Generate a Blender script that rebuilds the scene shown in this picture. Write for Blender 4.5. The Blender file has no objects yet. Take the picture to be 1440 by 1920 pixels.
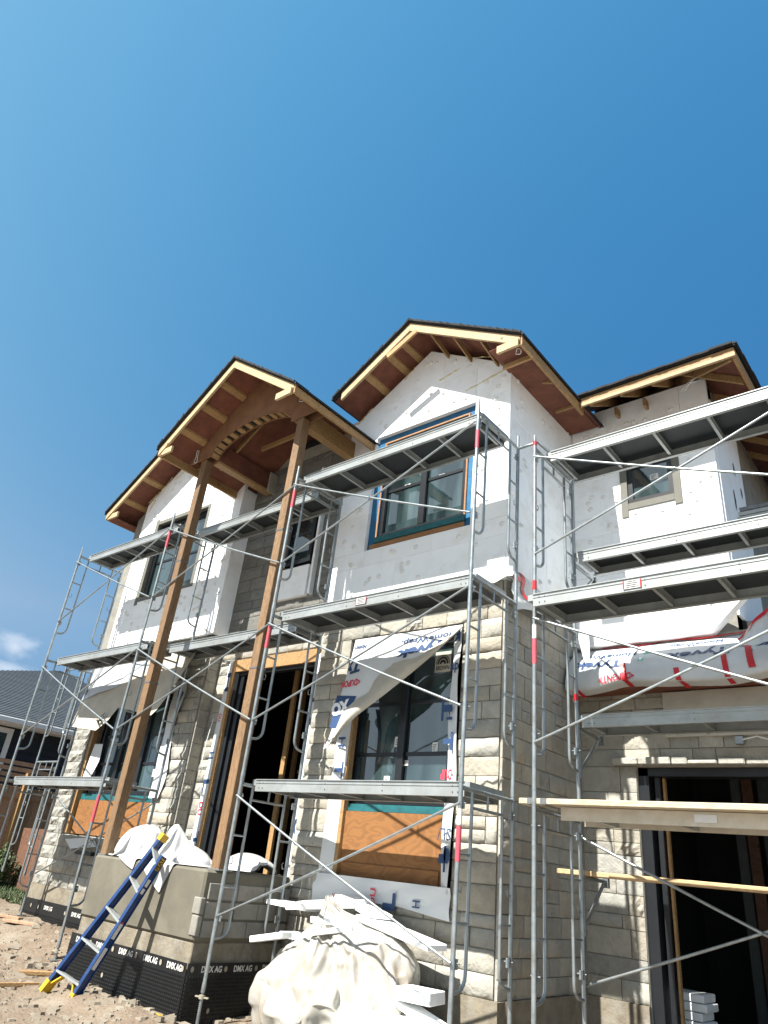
import bpy, math, random
import numpy as np
from mathutils import Vector, Matrix, noise
random.seed(7)
SC = bpy.context.scene
COL = SC.collection

# ------------------------------------------------------------------ camera
CAM = np.array([12.90007, -5.56711, -0.77603])
FPX = 1306.5
_y, _p, _r = -0.7383, 0.4762, 0.1135
FW = np.array([math.sin(_y)*math.cos(_p), math.cos(_y)*math.cos(_p), math.sin(_p)])
_rt = np.array([math.cos(_y), -math.sin(_y), 0.0]); _up = np.cross(_rt, FW)
RT = _rt*math.cos(_r)+_up*math.sin(_r); UP = -_rt*math.sin(_r)+_up*math.cos(_r)
cd = bpy.data.cameras.new('camera'); cam = bpy.data.objects.new('camera', cd); COL.objects.link(cam)
cd.sensor_fit = 'HORIZONTAL'; cd.sensor_width = 36; cd.lens = 36*FPX/1440
cd.clip_start = 0.05; cd.clip_end = 3000
M = Matrix.Identity(4)
for i in range(3):
    M[i][0] = RT[i]; M[i][1] = UP[i]; M[i][2] = -FW[i]; M[i][3] = CAM[i]
cam.matrix_world = M
SC.camera = cam

def at(ax, val, x, y):
    """world point on the plane ax=val seen at photo pixel x,y (survey helper)"""
    d = FW+RT*(x-720)/FPX-UP*(y-960)/FPX
    k = 'XYZ'.index(ax); t = (val-CAM[k])/d[k]
    return Vector(CAM+d*t)
def pixel(p):
    d = np.array(p)-CAM; w = d@FW
    return 720+FPX*(d@RT)/w, 960-FPX*(d@UP)/w

# ------------------------------------------------------------------ light
SUNV = Vector((-0.10, -1.0, 1.25)).normalized()
sun_el = math.asin(SUNV.z); sun_az = math.atan2(SUNV.x, SUNV.y)
w = bpy.data.worlds.new('World'); SC.world = w; w.use_nodes = True
nt = w.node_tree; nt.nodes.clear()
wo = nt.nodes.new('ShaderNodeOutputWorld'); bg = nt.nodes.new('ShaderNodeBackground')
sky = nt.nodes.new('ShaderNodeTexSky'); sky.sky_type = 'NISHITA'; sky.sun_disc = False
sky.sun_elevation = sun_el; sky.sun_rotation = sun_az
sky.air_density = 1.0; sky.dust_density = 0.3; sky.ozone_density = 3.0; sky.altitude = 100
EXPO = 1.38
bg.inputs['Strength'].default_value = 0.1
# photographic colour response of the sky: per channel contrast, a little brighter towards the sun
def wn(op, a, b_=None, c=None):
    n = nt.nodes.new('ShaderNodeMath'); n.operation = op
    for i, q in enumerate((a, b_, c)):
        if q is None: continue
        if isinstance(q, (int, float)): n.inputs[i].default_value = q
        else: nt.links.new(q, n.inputs[i])
    return n.outputs[0]
wtc = nt.nodes.new('ShaderNodeTexCoord'); dot = nt.nodes.new('ShaderNodeVectorMath'); dot.operation = 'DOT_PRODUCT'
nt.links.new(wtc.outputs['Generated'], dot.inputs[0]); dot.inputs[1].default_value = SUNV
dd = wn('MAXIMUM', wn('MINIMUM', dot.outputs['Value'], 0.8), -0.15)
sep = nt.nodes.new('ShaderNodeSeparateColor'); comb = nt.nodes.new('ShaderNodeCombineColor'); nt.links.new(sky.outputs[0], sep.inputs[0])
for ch, (kk, pw, am, cap) in enumerate(((1.4, 2.04, 6.9, .255), (.9, .888, 1.27, .43), (.5, .473, .934, .72))):
    f_ = wn('MULTIPLY_ADD', dd, kk, 1-kk*.28)
    v_ = wn('POWER', wn('MINIMUM', wn('MULTIPLY', sep.outputs[ch], 0.15), cap), pw)
    nt.links.new(wn('MULTIPLY', wn('MULTIPLY', v_, am*10/2**EXPO), f_), comb.inputs[ch])
nt.links.new(comb.outputs[0], bg.inputs['Color'])
nt.links.new(bg.outputs[0], wo.inputs[0])
sd = bpy.data.lights.new('sun', 'SUN'); so = bpy.data.objects.new('sun', sd); COL.objects.link(so)
sd.energy = 4.9; sd.angle = math.radians(0.53); sd.color = (1.0, 0.955, 0.88)
so.rotation_euler = SUNV.to_track_quat('Z', 'Y').to_euler()
so.location = (0, -20, 30)
SC.view_settings.view_transform = 'Standard'; SC.view_settings.look = 'None'
SC.view_settings.exposure = EXPO; SC.view_settings.gamma = 1.0
SC.view_settings.use_curve_mapping = False

# ------------------------------------------------------------------ materials
MATS = {}
def mat(name, col, rough=0.8, metal=0.0, var=0.0, nscale=6.0, bump=0.0, bscale=40.0, col2=None, stretch=None,
        rand=0.0, spec=0.5, detail=6.0, bdist=0.01, dirt=None, dscale=2.0):
    m = bpy.data.materials.new(name); m.use_nodes = True; t = m.node_tree; N = t.nodes; L = t.links
    b = N['Principled BSDF']; b.inputs['Roughness'].default_value = rough; b.inputs['Metallic'].default_value = metal
    b.inputs['Specular IOR Level'].default_value = spec
    tc = N.new('ShaderNodeTexCoord'); mp = N.new('ShaderNodeMapping'); L.new(tc.outputs['Object'], mp.inputs[0])
    if stretch: mp.inputs['Scale'].default_value = stretch
    src = mp.outputs[0]
    if rand:
        oi = N.new('ShaderNodeObjectInfo'); ad = N.new('ShaderNodeVectorMath'); ad.operation = 'MULTIPLY_ADD'
        L.new(oi.outputs['Random'], ad.inputs[0]); ad.inputs[1].default_value = (37, 53, 71); L.new(mp.outputs[0], ad.inputs[2]); src = ad.outputs[0]
    c = None
    if var or col2:
        n = N.new('ShaderNodeTexNoise'); n.inputs['Scale'].default_value = nscale; n.inputs['Detail'].default_value = detail
        n.inputs['Roughness'].default_value = 0.62
        L.new(src, n.inputs['Vector'])
        r = N.new('ShaderNodeValToRGB'); r.color_ramp.elements[0].position = 0.3; r.color_ramp.elements[1].position = 0.7
        c2 = col2 or tuple(x*(1-var) for x in col); c1 = col if col2 else tuple(min(1, x*(1+var*.6)) for x in col)
        r.color_ramp.elements[0].color = (*c2, 1); r.color_ramp.elements[1].color = (*c1, 1)
        L.new(n.outputs[0], r.inputs[0]); c = r.outputs[0]
    if dirt:
        n3 = N.new('ShaderNodeTexNoise'); n3.inputs['Scale'].default_value = dscale; n3.inputs['Detail'].default_value = 8
        n3.inputs['Roughness'].default_value = 0.7; L.new(src, n3.inputs['Vector'])
        r3 = N.new('ShaderNodeValToRGB'); r3.color_ramp.elements[0].position = 0.5; r3.color_ramp.elements[1].position = 0.72
        r3.color_ramp.elements[0].color = (0, 0, 0, 1); r3.color_ramp.elements[1].color = (1, 1, 1, 1)
        L.new(n3.outputs[0], r3.inputs[0])
        mx = N.new('ShaderNodeMixRGB'); L.new(r3.outputs[0], mx.inputs[0])
        if c: L.new(c, mx.inputs[1])
        else: mx.inputs[1].default_value = (*col, 1)
        mx.inputs[2].default_value = (*dirt, 1); c = mx.outputs[0]
    if rand:
        mr = N.new('ShaderNodeMapRange'); mr.inputs['To Min'].default_value = 1-rand; mr.inputs['To Max'].default_value = 1+rand
        L.new(oi.outputs['Random'], mr.inputs['Value'])
        hs = N.new('ShaderNodeHueSaturation'); L.new(mr.outputs[0], hs.inputs['Value'])
        if c: L.new(c, hs.inputs['Color'])
        else: hs.inputs['Color'].default_value = (*col, 1)
        c = hs.outputs[0]
    if c: L.new(c, b.inputs['Base Color'])
    else: b.inputs['Base Color'].default_value = (*col, 1)
    if bump:
        n2 = N.new('ShaderNodeTexNoise'); n2.inputs['Scale'].default_value = bscale; n2.inputs['Detail'].default_value = 8
        n2.inputs['Roughness'].default_value = 0.6
        L.new(src, n2.inputs['Vector'])
        bp = N.new('ShaderNodeBump'); bp.inputs['Strength'].default_value = bump; bp.inputs['Distance'].default_value = bdist
        L.new(n2.outputs[0], bp.inputs['Height']); L.new(bp.outputs[0], b.inputs['Normal'])
    MATS[name] = m
    return m
def wood(name, c1, c2, scale=(1, 1, 1), knots=True, rand=0.12, rough=0.7, big=3.0):
    """contour-like grain: noise fed through a sine so it runs as cathedral figures"""
    m = bpy.data.materials.new(name); m.use_nodes = True; t = m.node_tree; N = t.nodes; L = t.links
    b = N['Principled BSDF']; b.inputs['Roughness'].default_value = rough
    tc = N.new('ShaderNodeTexCoord'); mp = N.new('ShaderNodeMapping'); L.new(tc.outputs['Object'], mp.inputs[0]); mp.inputs['Scale'].default_value = scale
    oi = N.new('ShaderNodeObjectInfo'); ad = N.new('ShaderNodeVectorMath'); ad.operation = 'MULTIPLY_ADD'
    L.new(oi.outputs['Random'], ad.inputs[0]); ad.inputs[1].default_value = (17, 23, 31); L.new(mp.outputs[0], ad.inputs[2])
    n = N.new('ShaderNodeTexNoise'); n.inputs['Scale'].default_value = big; n.inputs['Detail'].default_value = 2.5; n.inputs['Distortion'].default_value = 0.6
    L.new(ad.outputs[0], n.inputs['Vector'])
    ma = N.new('ShaderNodeMath'); ma.operation = 'MULTIPLY'; ma.inputs[1].default_value = 70; L.new(n.outputs[0], ma.inputs[0])
    si = N.new('ShaderNodeMath'); si.operation = 'SINE'; L.new(ma.outputs[0], si.inputs[0])
    n2 = N.new('ShaderNodeTexNoise'); n2.inputs['Scale'].default_value = 1.7; n2.inputs['Detail'].default_value = 5; L.new(ad.outputs[0], n2.inputs['Vector'])
    mr = N.new('ShaderNodeMapRange'); mr.inputs['From Min'].default_value = -1.4; mr.inputs['From Max'].default_value = 1.2; L.new(si.outputs[0], mr.inputs['Value'])
    mu = N.new('ShaderNodeMath'); mu.operation = 'MULTIPLY_ADD'; mu.inputs[1].default_value = 0.55; L.new(mr.outputs[0], mu.inputs[0]); 
    ms = N.new('ShaderNodeMath'); ms.operation = 'MULTIPLY'; ms.inputs[1].default_value = 0.6; L.new(n2.outputs[0], ms.inputs[0]); L.new(ms.outputs[0], mu.inputs[2])
    r = N.new('ShaderNodeValToRGB'); r.color_ramp.elements[0].position = 0.15; r.color_ramp.elements[1].position = 0.75
    r.color_ramp.elements[0].color = (*c2, 1); r.color_ramp.elements[1].color = (*c1, 1); L.new(mu.outputs[0], r.inputs[0]); c = r.outputs[0]
    if knots:
        v = N.new('ShaderNodeTexVoronoi'); v.inputs['Scale'].default_value = 2.6; L.new(ad.outputs[0], v.inputs['Vector'])
        k = N.new('ShaderNodeValToRGB'); k.color_ramp.elements[0].position = 0.035; k.color_ramp.elements[1].position = 0.09
        L.new(v.outputs['Distance'], k.inputs[0]); mx = N.new('ShaderNodeMixRGB'); L.new(k.outputs[0], mx.inputs[0])
        mx.inputs[1].default_value = (c2[0]*.35, c2[1]*.3, c2[2]*.3, 1); L.new(c, mx.inputs[2]); c = mx.outputs[0]
    m2 = N.new('ShaderNodeMapRange'); m2.inputs['To Min'].default_value = 1-rand; m2.inputs['To Max'].default_value = 1+rand; L.new(oi.outputs['Random'], m2.inputs['Value'])
    hs = N.new('ShaderNodeHueSaturation'); L.new(m2.outputs[0], hs.inputs['Value']); L.new(c, hs.inputs['Color'])
    L.new(hs.outputs[0], b.inputs['Base Color'])
    bp = N.new('ShaderNodeBump'); bp.inputs['Strength'].default_value = 0.25; bp.inputs['Distance'].default_value = 0.004; L.new(mr.outputs[0], bp.inputs['Height']); L.new(bp.outputs[0], b.inputs['Normal'])
    MATS[name] = m; return m

mat('steel', (0.33, 0.37, 0.385), 0.38, 0.65, var=0.35, nscale=14, bump=0.15, bscale=60, dirt=(0.20, 0.195, 0.18), dscale=7, bdist=.004)
mat('steel_dark', (0.16, 0.17, 0.18), 0.5, 0.5, var=0.3, nscale=14)
mat('aluminium', (0.34, 0.365, 0.365), 0.42, 0.4, var=0.25, nscale=8, bump=0.12, bscale=50, dirt=(0.25, 0.25, 0.235), dscale=4, bdist=.003)
mat('aluminium_dusty', (0.52, 0.46, 0.36), 0.6, 0.2, var=0.15, nscale=8, bump=0.1, bscale=50, dirt=(0.55, 0.52, 0.46), dscale=5)
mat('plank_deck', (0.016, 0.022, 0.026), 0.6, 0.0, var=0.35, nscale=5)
mat('stone', (0.37, 0.352, 0.302), 0.9, var=0.0, nscale=7, col2=(0.29, 0.277, 0.242), bump=0.45, bscale=26, bdist=.02, rand=0.16, dirt=(0.25, 0.24, 0.215), dscale=3)
mat('mortar', (0.36, 0.345, 0.30), 0.95, var=0.25, nscale=12, bump=0.5, bscale=60)
mat('stucco', (0.24, 0.23, 0.20), 0.95, var=0.3, nscale=5, bump=0.4, bscale=40, dirt=(0.24, 0.23, 0.20), dscale=3)
mat('concrete', (0.142, 0.130, 0.098), 0.9, var=0.0, nscale=3, col2=(0.10, 0.092, 0.070), bump=0.25, bscale=50, bdist=.006, dirt=(0.17, 0.16, 0.122), dscale=1.4)
mat('concrete_old', (0.24, 0.21, 0.155), 0.95, nscale=5, col2=(0.13, 0.11, 0.082), bump=0.6, bscale=22, bdist=.015, dirt=(0.26, 0.245, 0.21), dscale=4)
mat('foam', (0.87, 0.895, 0.91), 0.75, var=0.03, nscale=3, bump=0.12, bscale=160, bdist=.003, rand=0.035, dirt=(0.74, 0.73, 0.69), dscale=2.2)
mat('foam_disc', (0.78, 0.78, 0.76), 0.6, var=0.06, nscale=5)
mat('foam_cut', (0.70, 0.68, 0.60), 0.9, var=0.1, nscale=20, bump=0.5, bscale=80)
mat('spray_foam', (0.62, 0.52, 0.26), 0.9, var=0.2, nscale=20, bump=0.5, bscale=50)
mat('membrane_blue', (0.006, 0.115, 0.25), 0.5, var=0.35, nscale=9, bump=0.3, bscale=30)
mat('membrane_teal', (0.012, 0.11, 0.125), 0.5, var=0.3, nscale=9, bump=0.2, bscale=30)
mat('frame_black', (0.012, 0.014, 0.017), 0.35, var=0.2, nscale=6)
mat('tape_grey', (0.14, 0.14, 0.12), 0.8, var=0.1, nscale=9)
mat('wrap', (0.58, 0.605, 0.62), 0.55, var=0.05, nscale=3, bump=0.35, bscale=7, bdist=.02)
mat('wrap_back', (0.44, 0.415, 0.35), 0.7, var=0.14, nscale=4, bump=0.4, bscale=8, bdist=.02)
mat('poly_sheet', (0.37, 0.362, 0.335), 0.34, nscale=1.6, col2=(0.31, 0.30, 0.262), bump=0.12, bscale=30, bdist=.006, dirt=(0.28, 0.215, 0.15), dscale=1.2)
mat('poly_clean', (0.46, 0.465, 0.465), 0.34, nscale=2.2, col2=(0.40, 0.41, 0.41), bump=0.12, bscale=30, bdist=.006)
mat('ink_navy', (0.015, 0.05, 0.14), 0.6)
mat('ink_red', (0.62, 0.03, 0.06), 0.6)
mat('ink_black', (0.02, 0.02, 0.02), 0.6)
mat('ink_white', (0.8, 0.8, 0.8), 0.6)
mat('ink_green', (0.08, 0.45, 0.36), 0.6)
mat('tape_red', (0.50, 0.012, 0.02), 0.4)
mat('label_pink', (0.50, 0.07, 0.10), 0.5, var=0.15, nscale=20)
mat('paper', (0.62, 0.62, 0.60), 0.7, var=0.08, nscale=20)
mat('shingle', (0.018, 0.019, 0.021), 0.9, var=0.4, nscale=20, bump=0.4, bscale=60)
mat('shingle_grey', (0.055, 0.068, 0.08), 0.9, var=0.25, nscale=12, bump=0.5, bscale=40, rand=.12)
mat('siding_dark', (0.009, 0.013, 0.022), 0.6, var=0.2, nscale=4)
mat('trim_white', (0.72, 0.74, 0.74), 0.5, var=0.05)
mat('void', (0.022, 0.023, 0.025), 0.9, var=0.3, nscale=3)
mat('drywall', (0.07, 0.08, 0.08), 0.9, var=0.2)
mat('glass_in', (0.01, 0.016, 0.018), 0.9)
mat('dimple', (0.007, 0.008, 0.009), 0.42, var=0.3, nscale=12)
mat('bounce_gravel', (0.50, 0.48, 0.44), 0.95, var=.2, nscale=30, bump=.4)  # pale surface of the added bounce slabs
mat('asphalt', (0.06, 0.06, 0.06), 0.95, var=.2)
mat('chips', (0.28, 0.25, 0.195), 0.95, nscale=1.6, col2=(0.15, 0.118, 0.088), bump=.5, bscale=40)
mat('dust', (0.30, 0.27, 0.21), 0.95, var=0.3, nscale=15)
mat('ladder_blue', (0.006, 0.034, 0.13), 0.4, var=0.25, nscale=10, bump=0.1, bscale=40, dirt=(0.03, 0.055, 0.12), dscale=8)
mat('yellow', (0.55, 0.34, 0.015), 0.5, var=0.2, nscale=12)
mat('ply_red', (0.20, 0.072, 0.042), 0.85, var=0.0, nscale=5, col2=(0.11, 0.038, 0.024), bump=0.2, bscale=30, rand=.1)
mat('rope', (0.7, 0.7, 0.68), 0.8)
mat('leaf', (0.05, 0.085, 0.025), 0.7, var=0.5, nscale=4)
mat('bark', (0.12, 0.09, 0.06), 0.9, var=0.3, nscale=9)
mat('ply_tan', (0.23, 0.115, 0.055), 0.85, var=0.0, nscale=5, col2=(0.15, 0.07, 0.034), bump=0.2, bscale=30)
wood('lumber', (0.36, 0.22, 0.095), (0.23, 0.135, 0.055), (1.5, 1.5, 1.5), rand=.1)
wood('lumber_pale', (0.44, 0.33, 0.19), (0.31, 0.22, 0.115), (1.2, 1.2, 1.2), rand=.08)
wood('post_wood', (0.215, 0.128, 0.062), (0.065, 0.040, 0.023), (9, 9, .6), rand=.1)
wood('plywood', (0.24, 0.107, 0.031), (0.16, 0.068, 0.020), (1.3, 1, 2.3), rand=.05, big=1.2)
wood('osb_trim', (0.34, 0.17, 0.07), (0.19, 0.085, 0.035), (3, 3, 3), rand=.1)
wood('plank_wood', (0.44, 0.375, 0.27), (0.30, 0.245, 0.16), (.5, 4, 4), rand=.1)
wood('plank_brown', (0.50, 0.36, 0.20), (0.30, 0.20, 0.10), (.5, 4, 4), rand=.1)
wood('ply_brown', (0.11, 0.05, 0.027), (0.06, 0.027, 0.015), (1, 1, 1), rand=.1)
wood('fence_wood', (0.33, 0.22, 0.14), (0.19, 0.115, 0.07), (4, 4, .6), rand=.2)
# glass: opaque glossy sheet; dark room and pale reflections painted into its colour
m = bpy.data.materials.new('glass'); m.use_nodes = True; MATS['glass'] = m
b = m.node_tree.nodes['Principled BSDF']
N = m.node_tree.nodes; L = m.node_tree.links
b.inputs['Roughness'].default_value = 0.04; b.inputs['IOR'].default_value = 1.9; b.inputs['Specular IOR Level'].default_value = 0.8
b.inputs['Base Color'].default_value = (0.018, 0.036, 0.040, 1)
tc = N.new('ShaderNodeTexCoord'); n = N.new('ShaderNodeTexNoise'); n.inputs['Scale'].default_value = 1.3; n.inputs['Detail'].default_value = 3
mp = N.new('ShaderNodeMapping'); mp.inputs['Scale'].default_value = (2.5, 1, .5); L.new(tc.outputs['Object'], mp.inputs[0]); L.new(mp.outputs[0], n.inputs['Vector'])
r = N.new('ShaderNodeValToRGB'); r.color_ramp.elements[0].color = (0.008, 0.017, 0.020, 1); r.color_ramp.elements[1].color = (0.05, 0.085, 0.09, 1)
r.color_ramp.elements[0].position = .4; r.color_ramp.elements[1].position = .65
L.new(n.outputs[0], r.inputs[0]); L.new(r.outputs[0], b.inputs['Base Color'])
bp = N.new('ShaderNodeBump'); bp.inputs['Strength'].default_value = .05; bp.inputs['Distance'].default_value = .02; L.new(n.outputs[0], bp.inputs['Height']); L.new(bp.outputs[0], b.inputs['Normal'])
for nm in ('poly_sheet', 'poly_clean', 'wrap', 'wrap_back'):
    m = MATS[nm]; N = m.node_tree.nodes; L = m.node_tree.links; b = N['Principled BSDF']; old = b.inputs['Normal'].links[0].from_node
    geo = N.new('ShaderNodeNewGeometry'); n2 = N.new('ShaderNodeTexNoise'); n2.noise_type = 'RIDGED_MULTIFRACTAL'; n2.inputs['Scale'].default_value = 5.5 if 'poly' in nm else 2.2; n2.inputs['Detail'].default_value = 5 if 'poly' in nm else 3.5; n2.inputs['Distortion'].default_value = .5
    L.new(geo.outputs['Position'], n2.inputs['Vector']); bp = N.new('ShaderNodeBump'); bp.inputs['Strength'].default_value = .8 if nm == 'poly_sheet' else .6 if nm == 'poly_clean' else .28; bp.inputs['Distance'].default_value = .03 if 'poly' in nm else .03
    L.new(n2.outputs[0], bp.inputs['Height']); L.new(old.outputs[0], bp.inputs['Normal']); L.new(bp.outputs[0], b.inputs['Normal'])
m = MATS['stone']; N = m.node_tree.nodes; L = m.node_tree.links; b = N['Principled BSDF']
oi = N.new('ShaderNodeObjectInfo'); src = b.inputs['Base Color'].links[0].from_socket
mr = N.new('ShaderNodeMath'); mr.operation = 'MULTIPLY_ADD'; mr.inputs[1].default_value = 7.3; mr.inputs[2].default_value = 0; L.new(oi.outputs['Random'], mr.inputs[0])
fr_ = N.new('ShaderNodeMath'); fr_.operation = 'FRACT'; L.new(mr.outputs[0], fr_.inputs[0])
rp = N.new('ShaderNodeValToRGB'); e = rp.color_ramp.elements; e[0].color = (.95, .99, 1.03, 1); e[1].color = (1.04, 1.0, .93, 1); L.new(fr_.outputs[0], rp.inputs[0])
mx = N.new('ShaderNodeMixRGB'); mx.blend_type = 'MULTIPLY'; mx.inputs[0].default_value = 1; L.new(src, mx.inputs[1]); L.new(rp.outputs[0], mx.inputs[2]); L.new(mx.outputs[0], b.inputs['Base Color'])
tc = N.new('ShaderNodeTexCoord'); n2 = N.new('ShaderNodeTexNoise'); n2.inputs['Scale'].default_value = 9; n2.inputs['Detail'].default_value = 6; n2.inputs['Distortion'].default_value = .6
ad = N.new('ShaderNodeVectorMath'); ad.operation = 'ADD'; L.new(tc.outputs['Generated'], ad.inputs[0]); L.new(oi.outputs['Location'], ad.inputs[1])
geo = N.new('ShaderNodeNewGeometry'); L.new(geo.outputs['Position'], n2.inputs['Vector'])
old = b.inputs['Normal'].links[0].from_node; bp = N.new('ShaderNodeBump'); bp.inputs['Strength'].default_value = .5; bp.inputs['Distance'].default_value = .045
L.new(n2.outputs[0], bp.inputs['Height']); L.new(old.outputs[0], bp.inputs['Normal']); L.new(bp.outputs[0], b.inputs['Normal'])
for nd in N:      # world-space grain so it does not stretch with each stone's size
    if nd.type == 'VECT_MATH' and nd.operation == 'MULTIPLY_ADD': L.new(geo.outputs['Position'], nd.inputs[2])
# ground
m = bpy.data.materials.new('ground'); m.use_nodes = True; MATS['ground'] = m; N = m.node_tree.nodes; L = m.node_tree.links
b = N['Principled BSDF']; b.inputs['Roughness'].default_value = .95
tc = N.new('ShaderNodeTexCoord')
n = N.new('ShaderNodeTexNoise'); n.inputs['Scale'].default_value = .9; n.inputs['Detail'].default_value = 9; n.inputs['Roughness'].default_value = .7; L.new(tc.outputs['Object'], n.inputs[0])
r = N.new('ShaderNodeValToRGB'); e = r.color_ramp.elements; e[0].position = .36; e[0].color = (.135, .097, .066, 1); e[1].position = .68; e[1].color = (.25, .218, .168, 1)
k = e.new(.5); k.color = (.18, .138, .098, 1); L.new(n.outputs[0], r.inputs[0]); L.new(r.outputs[0], b.inputs['Base Color'])
n2 = N.new('ShaderNodeTexNoise'); n2.inputs['Scale'].default_value = 22; n2.inputs['Detail'].default_value = 8; L.new(tc.outputs['Object'], n2.inputs[0])
bp = N.new('ShaderNodeBump'); bp.inputs['Strength'].default_value = .8; bp.inputs['Distance'].default_value = .04; L.new(n2.outputs[0], bp.inputs['Height']); L.new(bp.outputs[0], b.inputs['Normal'])

# ------------------------------------------------------------------ building helpers
def origin(o):
    p = Vector((0, 0, 0))
    while o: p = p+o.location; o = o.parent
    return p
def thing(name, label, cat, loc=(0, 0, 0), group=None, rotz=0):
    o = bpy.data.objects.new(name, None); COL.objects.link(o); o.location = loc; o.rotation_euler = (0, 0, rotz)
    o.empty_display_size = .1; o['label'] = label; o['category'] = cat
    if group: o['group'] = group
    return o
class MB:
    """collects faces in world coordinates; build() makes ONE mesh object relative to its parent"""
    def __init__(s): s.v = []; s.f = []; s.m = []; s.sm = []; s.g = []
    def add(s, vs, fs, mi=0, smooth=False):
        n = len(s.v); s.v += [tuple(p) for p in vs]; s.g.append((n, len(s.f), len(fs)))
        for f in fs: s.f.append([n+i for i in f]); s.m.append(mi); s.sm.append(smooth)
        return s
    def box(s, x0, x1, y0, y1, z0, z1, mi=0):
        return s.add([(x0, y0, z0), (x1, y0, z0), (x1, y1, z0), (x0, y1, z0), (x0, y0, z1), (x1, y0, z1), (x1, y1, z1), (x0, y1, z1)],
                     [(0, 3, 2, 1), (4, 5, 6, 7), (0, 1, 5, 4), (1, 2, 6, 5), (2, 3, 7, 6), (3, 0, 4, 7)], mi)
    def beam(s, p, q, wd, ht, up=(0, 0, 1), mi=0):
        """box along p->q, wd sideways, ht along up"""
        p = Vector(p); q = Vector(q); d = (q-p).normalized(); sd_ = d.cross(Vector(up)).normalized(); u = sd_.cross(d)
        vs = []
        for c in (p, q):
            for a, b_ in ((-1, -1), (1, -1), (1, 1), (-1, 1)): vs.append(c+sd_*a*wd/2+u*b_*ht/2)
        return s.add(vs, [(0, 1, 2, 3)[::-1], (4, 5, 6, 7), (0, 1, 5, 4), (1, 2, 6, 5), (2, 3, 7, 6), (3, 0, 4, 7)], mi)
    def tube(s, pts, r, n=8, mi=0, cap=True):
        pts = [Vector(p) for p in pts]; vs = []
        prev = None
        for i, p in enumerate(pts):
            d = (pts[min(i+1, len(pts)-1)]-pts[max(i-1, 0)]).normalized()
            a = prev if prev else (Vector((0, 0, 1)) if abs(d.z) < .9 else Vector((1, 0, 0)))
            x = (a-d*a.dot(d)).normalized(); y = d.cross(x); prev = x
            rr = r[i] if isinstance(r, (list, tuple)) else r
            vs += [p+x*rr*math.cos(2*math.pi*k/n)+y*rr*math.sin(2*math.pi*k/n) for k in range(n)]
        fs = []
        for i in range(len(pts)-1):
            for k in range(n):
                a = i*n+k; b_ = i*n+(k+1) % n; fs.append((a, b_, b_+n, a+n))
        s.add(vs, fs, mi, True)
        if cap: s.add(vs[:n], [tuple(range(n))[::-1]], mi); s.add(vs[-n:], [tuple(range(n))], mi)
        return s
    def prism(s, poly, d, mi=0):
        """polygon (3d points) extruded by vector d"""
        n = len(poly); P = [Vector(p) for p in poly]; Q = [p+Vector(d) for p in P]
        fs = [tuple(range(n)), tuple(range(n, 2*n))[::-1]]+[(i, i+n, (i+1) % n+n, (i+1) % n) for i in range(n)]
        return s.add(P+Q, fs, mi)
    def grid(s, rows, mi=0, smooth=True):
        """rows: list of equally long lists of points"""
        n = len(rows[0]); vs = [p for r_ in rows for p in r_]
        fs = [(i*n+k, i*n+k+1, (i+1)*n+k+1, (i+1)*n+k) for i in range(len(rows)-1) for k in range(n-1)]
        return s.add(vs, fs, mi, smooth)
    def build(s, name, m, parent=None, recalc=True, kind=None, label=None, local=False, bevel=0):
        import bmesh
        me = bpy.data.meshes.new(name); o0 = Vector((0, 0, 0)) if local else origin(parent)
        me.from_pydata([tuple(Vector(p)-o0) for p in s.v], [], s.f)
        for q in (m if isinstance(m, (list, tuple)) else [m]): me.materials.append(MATS[q])
        me.polygons.foreach_set('material_index', s.m); me.polygons.foreach_set('use_smooth', s.sm)
        if recalc or bevel:
            bm = bmesh.new(); bm.from_mesh(me)
            if bevel:
                bmesh.ops.remove_doubles(bm, verts=bm.verts, dist=1e-5)
                bmesh.ops.bevel(bm, geom=list(bm.edges), offset=bevel, segments=1, affect='EDGES', clamp_overlap=True)
            bmesh.ops.recalc_face_normals(bm, faces=bm.faces)
            bm.to_mesh(me); bm.free()
        ob = bpy.data.objects.new(name, me); COL.objects.link(ob); ob.parent = parent
        if kind: ob['kind'] = kind
        if label: ob['label'] = label
        return ob
def split(mb, name, m, parent=None, **k):
    """one object per piece that was added"""
    out = []
    ms = m if isinstance(m, (list, tuple)) else [m]
    for i, (v0, f0, nf_) in enumerate(mb.g):
        v1 = mb.g[i+1][0] if i+1 < len(mb.g) else len(mb.v)
        if not nf_: continue
        q = MB(); q.add(mb.v[v0:v1], [[a-v0 for a in f] for f in mb.f[f0:f0+nf_]], 0, mb.sm[f0]); out.append(q.build(name, ms[mb.m[f0]], parent, **k))
    return out
def single(mb, name, m, label, cat, group=None, **k):
    o = mb.build(name, m, None, **k); o['label'] = label; o['category'] = cat
    if group: o['group'] = group
    return o
def copy_tree(o, parent=None, kids=None):
    if kids is None:
        kids = {}
        for q in bpy.data.objects:
            if q.parent: kids.setdefault(q.parent.name, []).append(q)
    c = o.copy(); COL.objects.link(c); c.parent = parent
    for ch in kids.get(o.name, []): copy_tree(ch, c, kids)
    return c
def fbm(p, o=4): return noise.fractal(Vector(p), 1.0, 2.0, o)
_tc = {}
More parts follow.
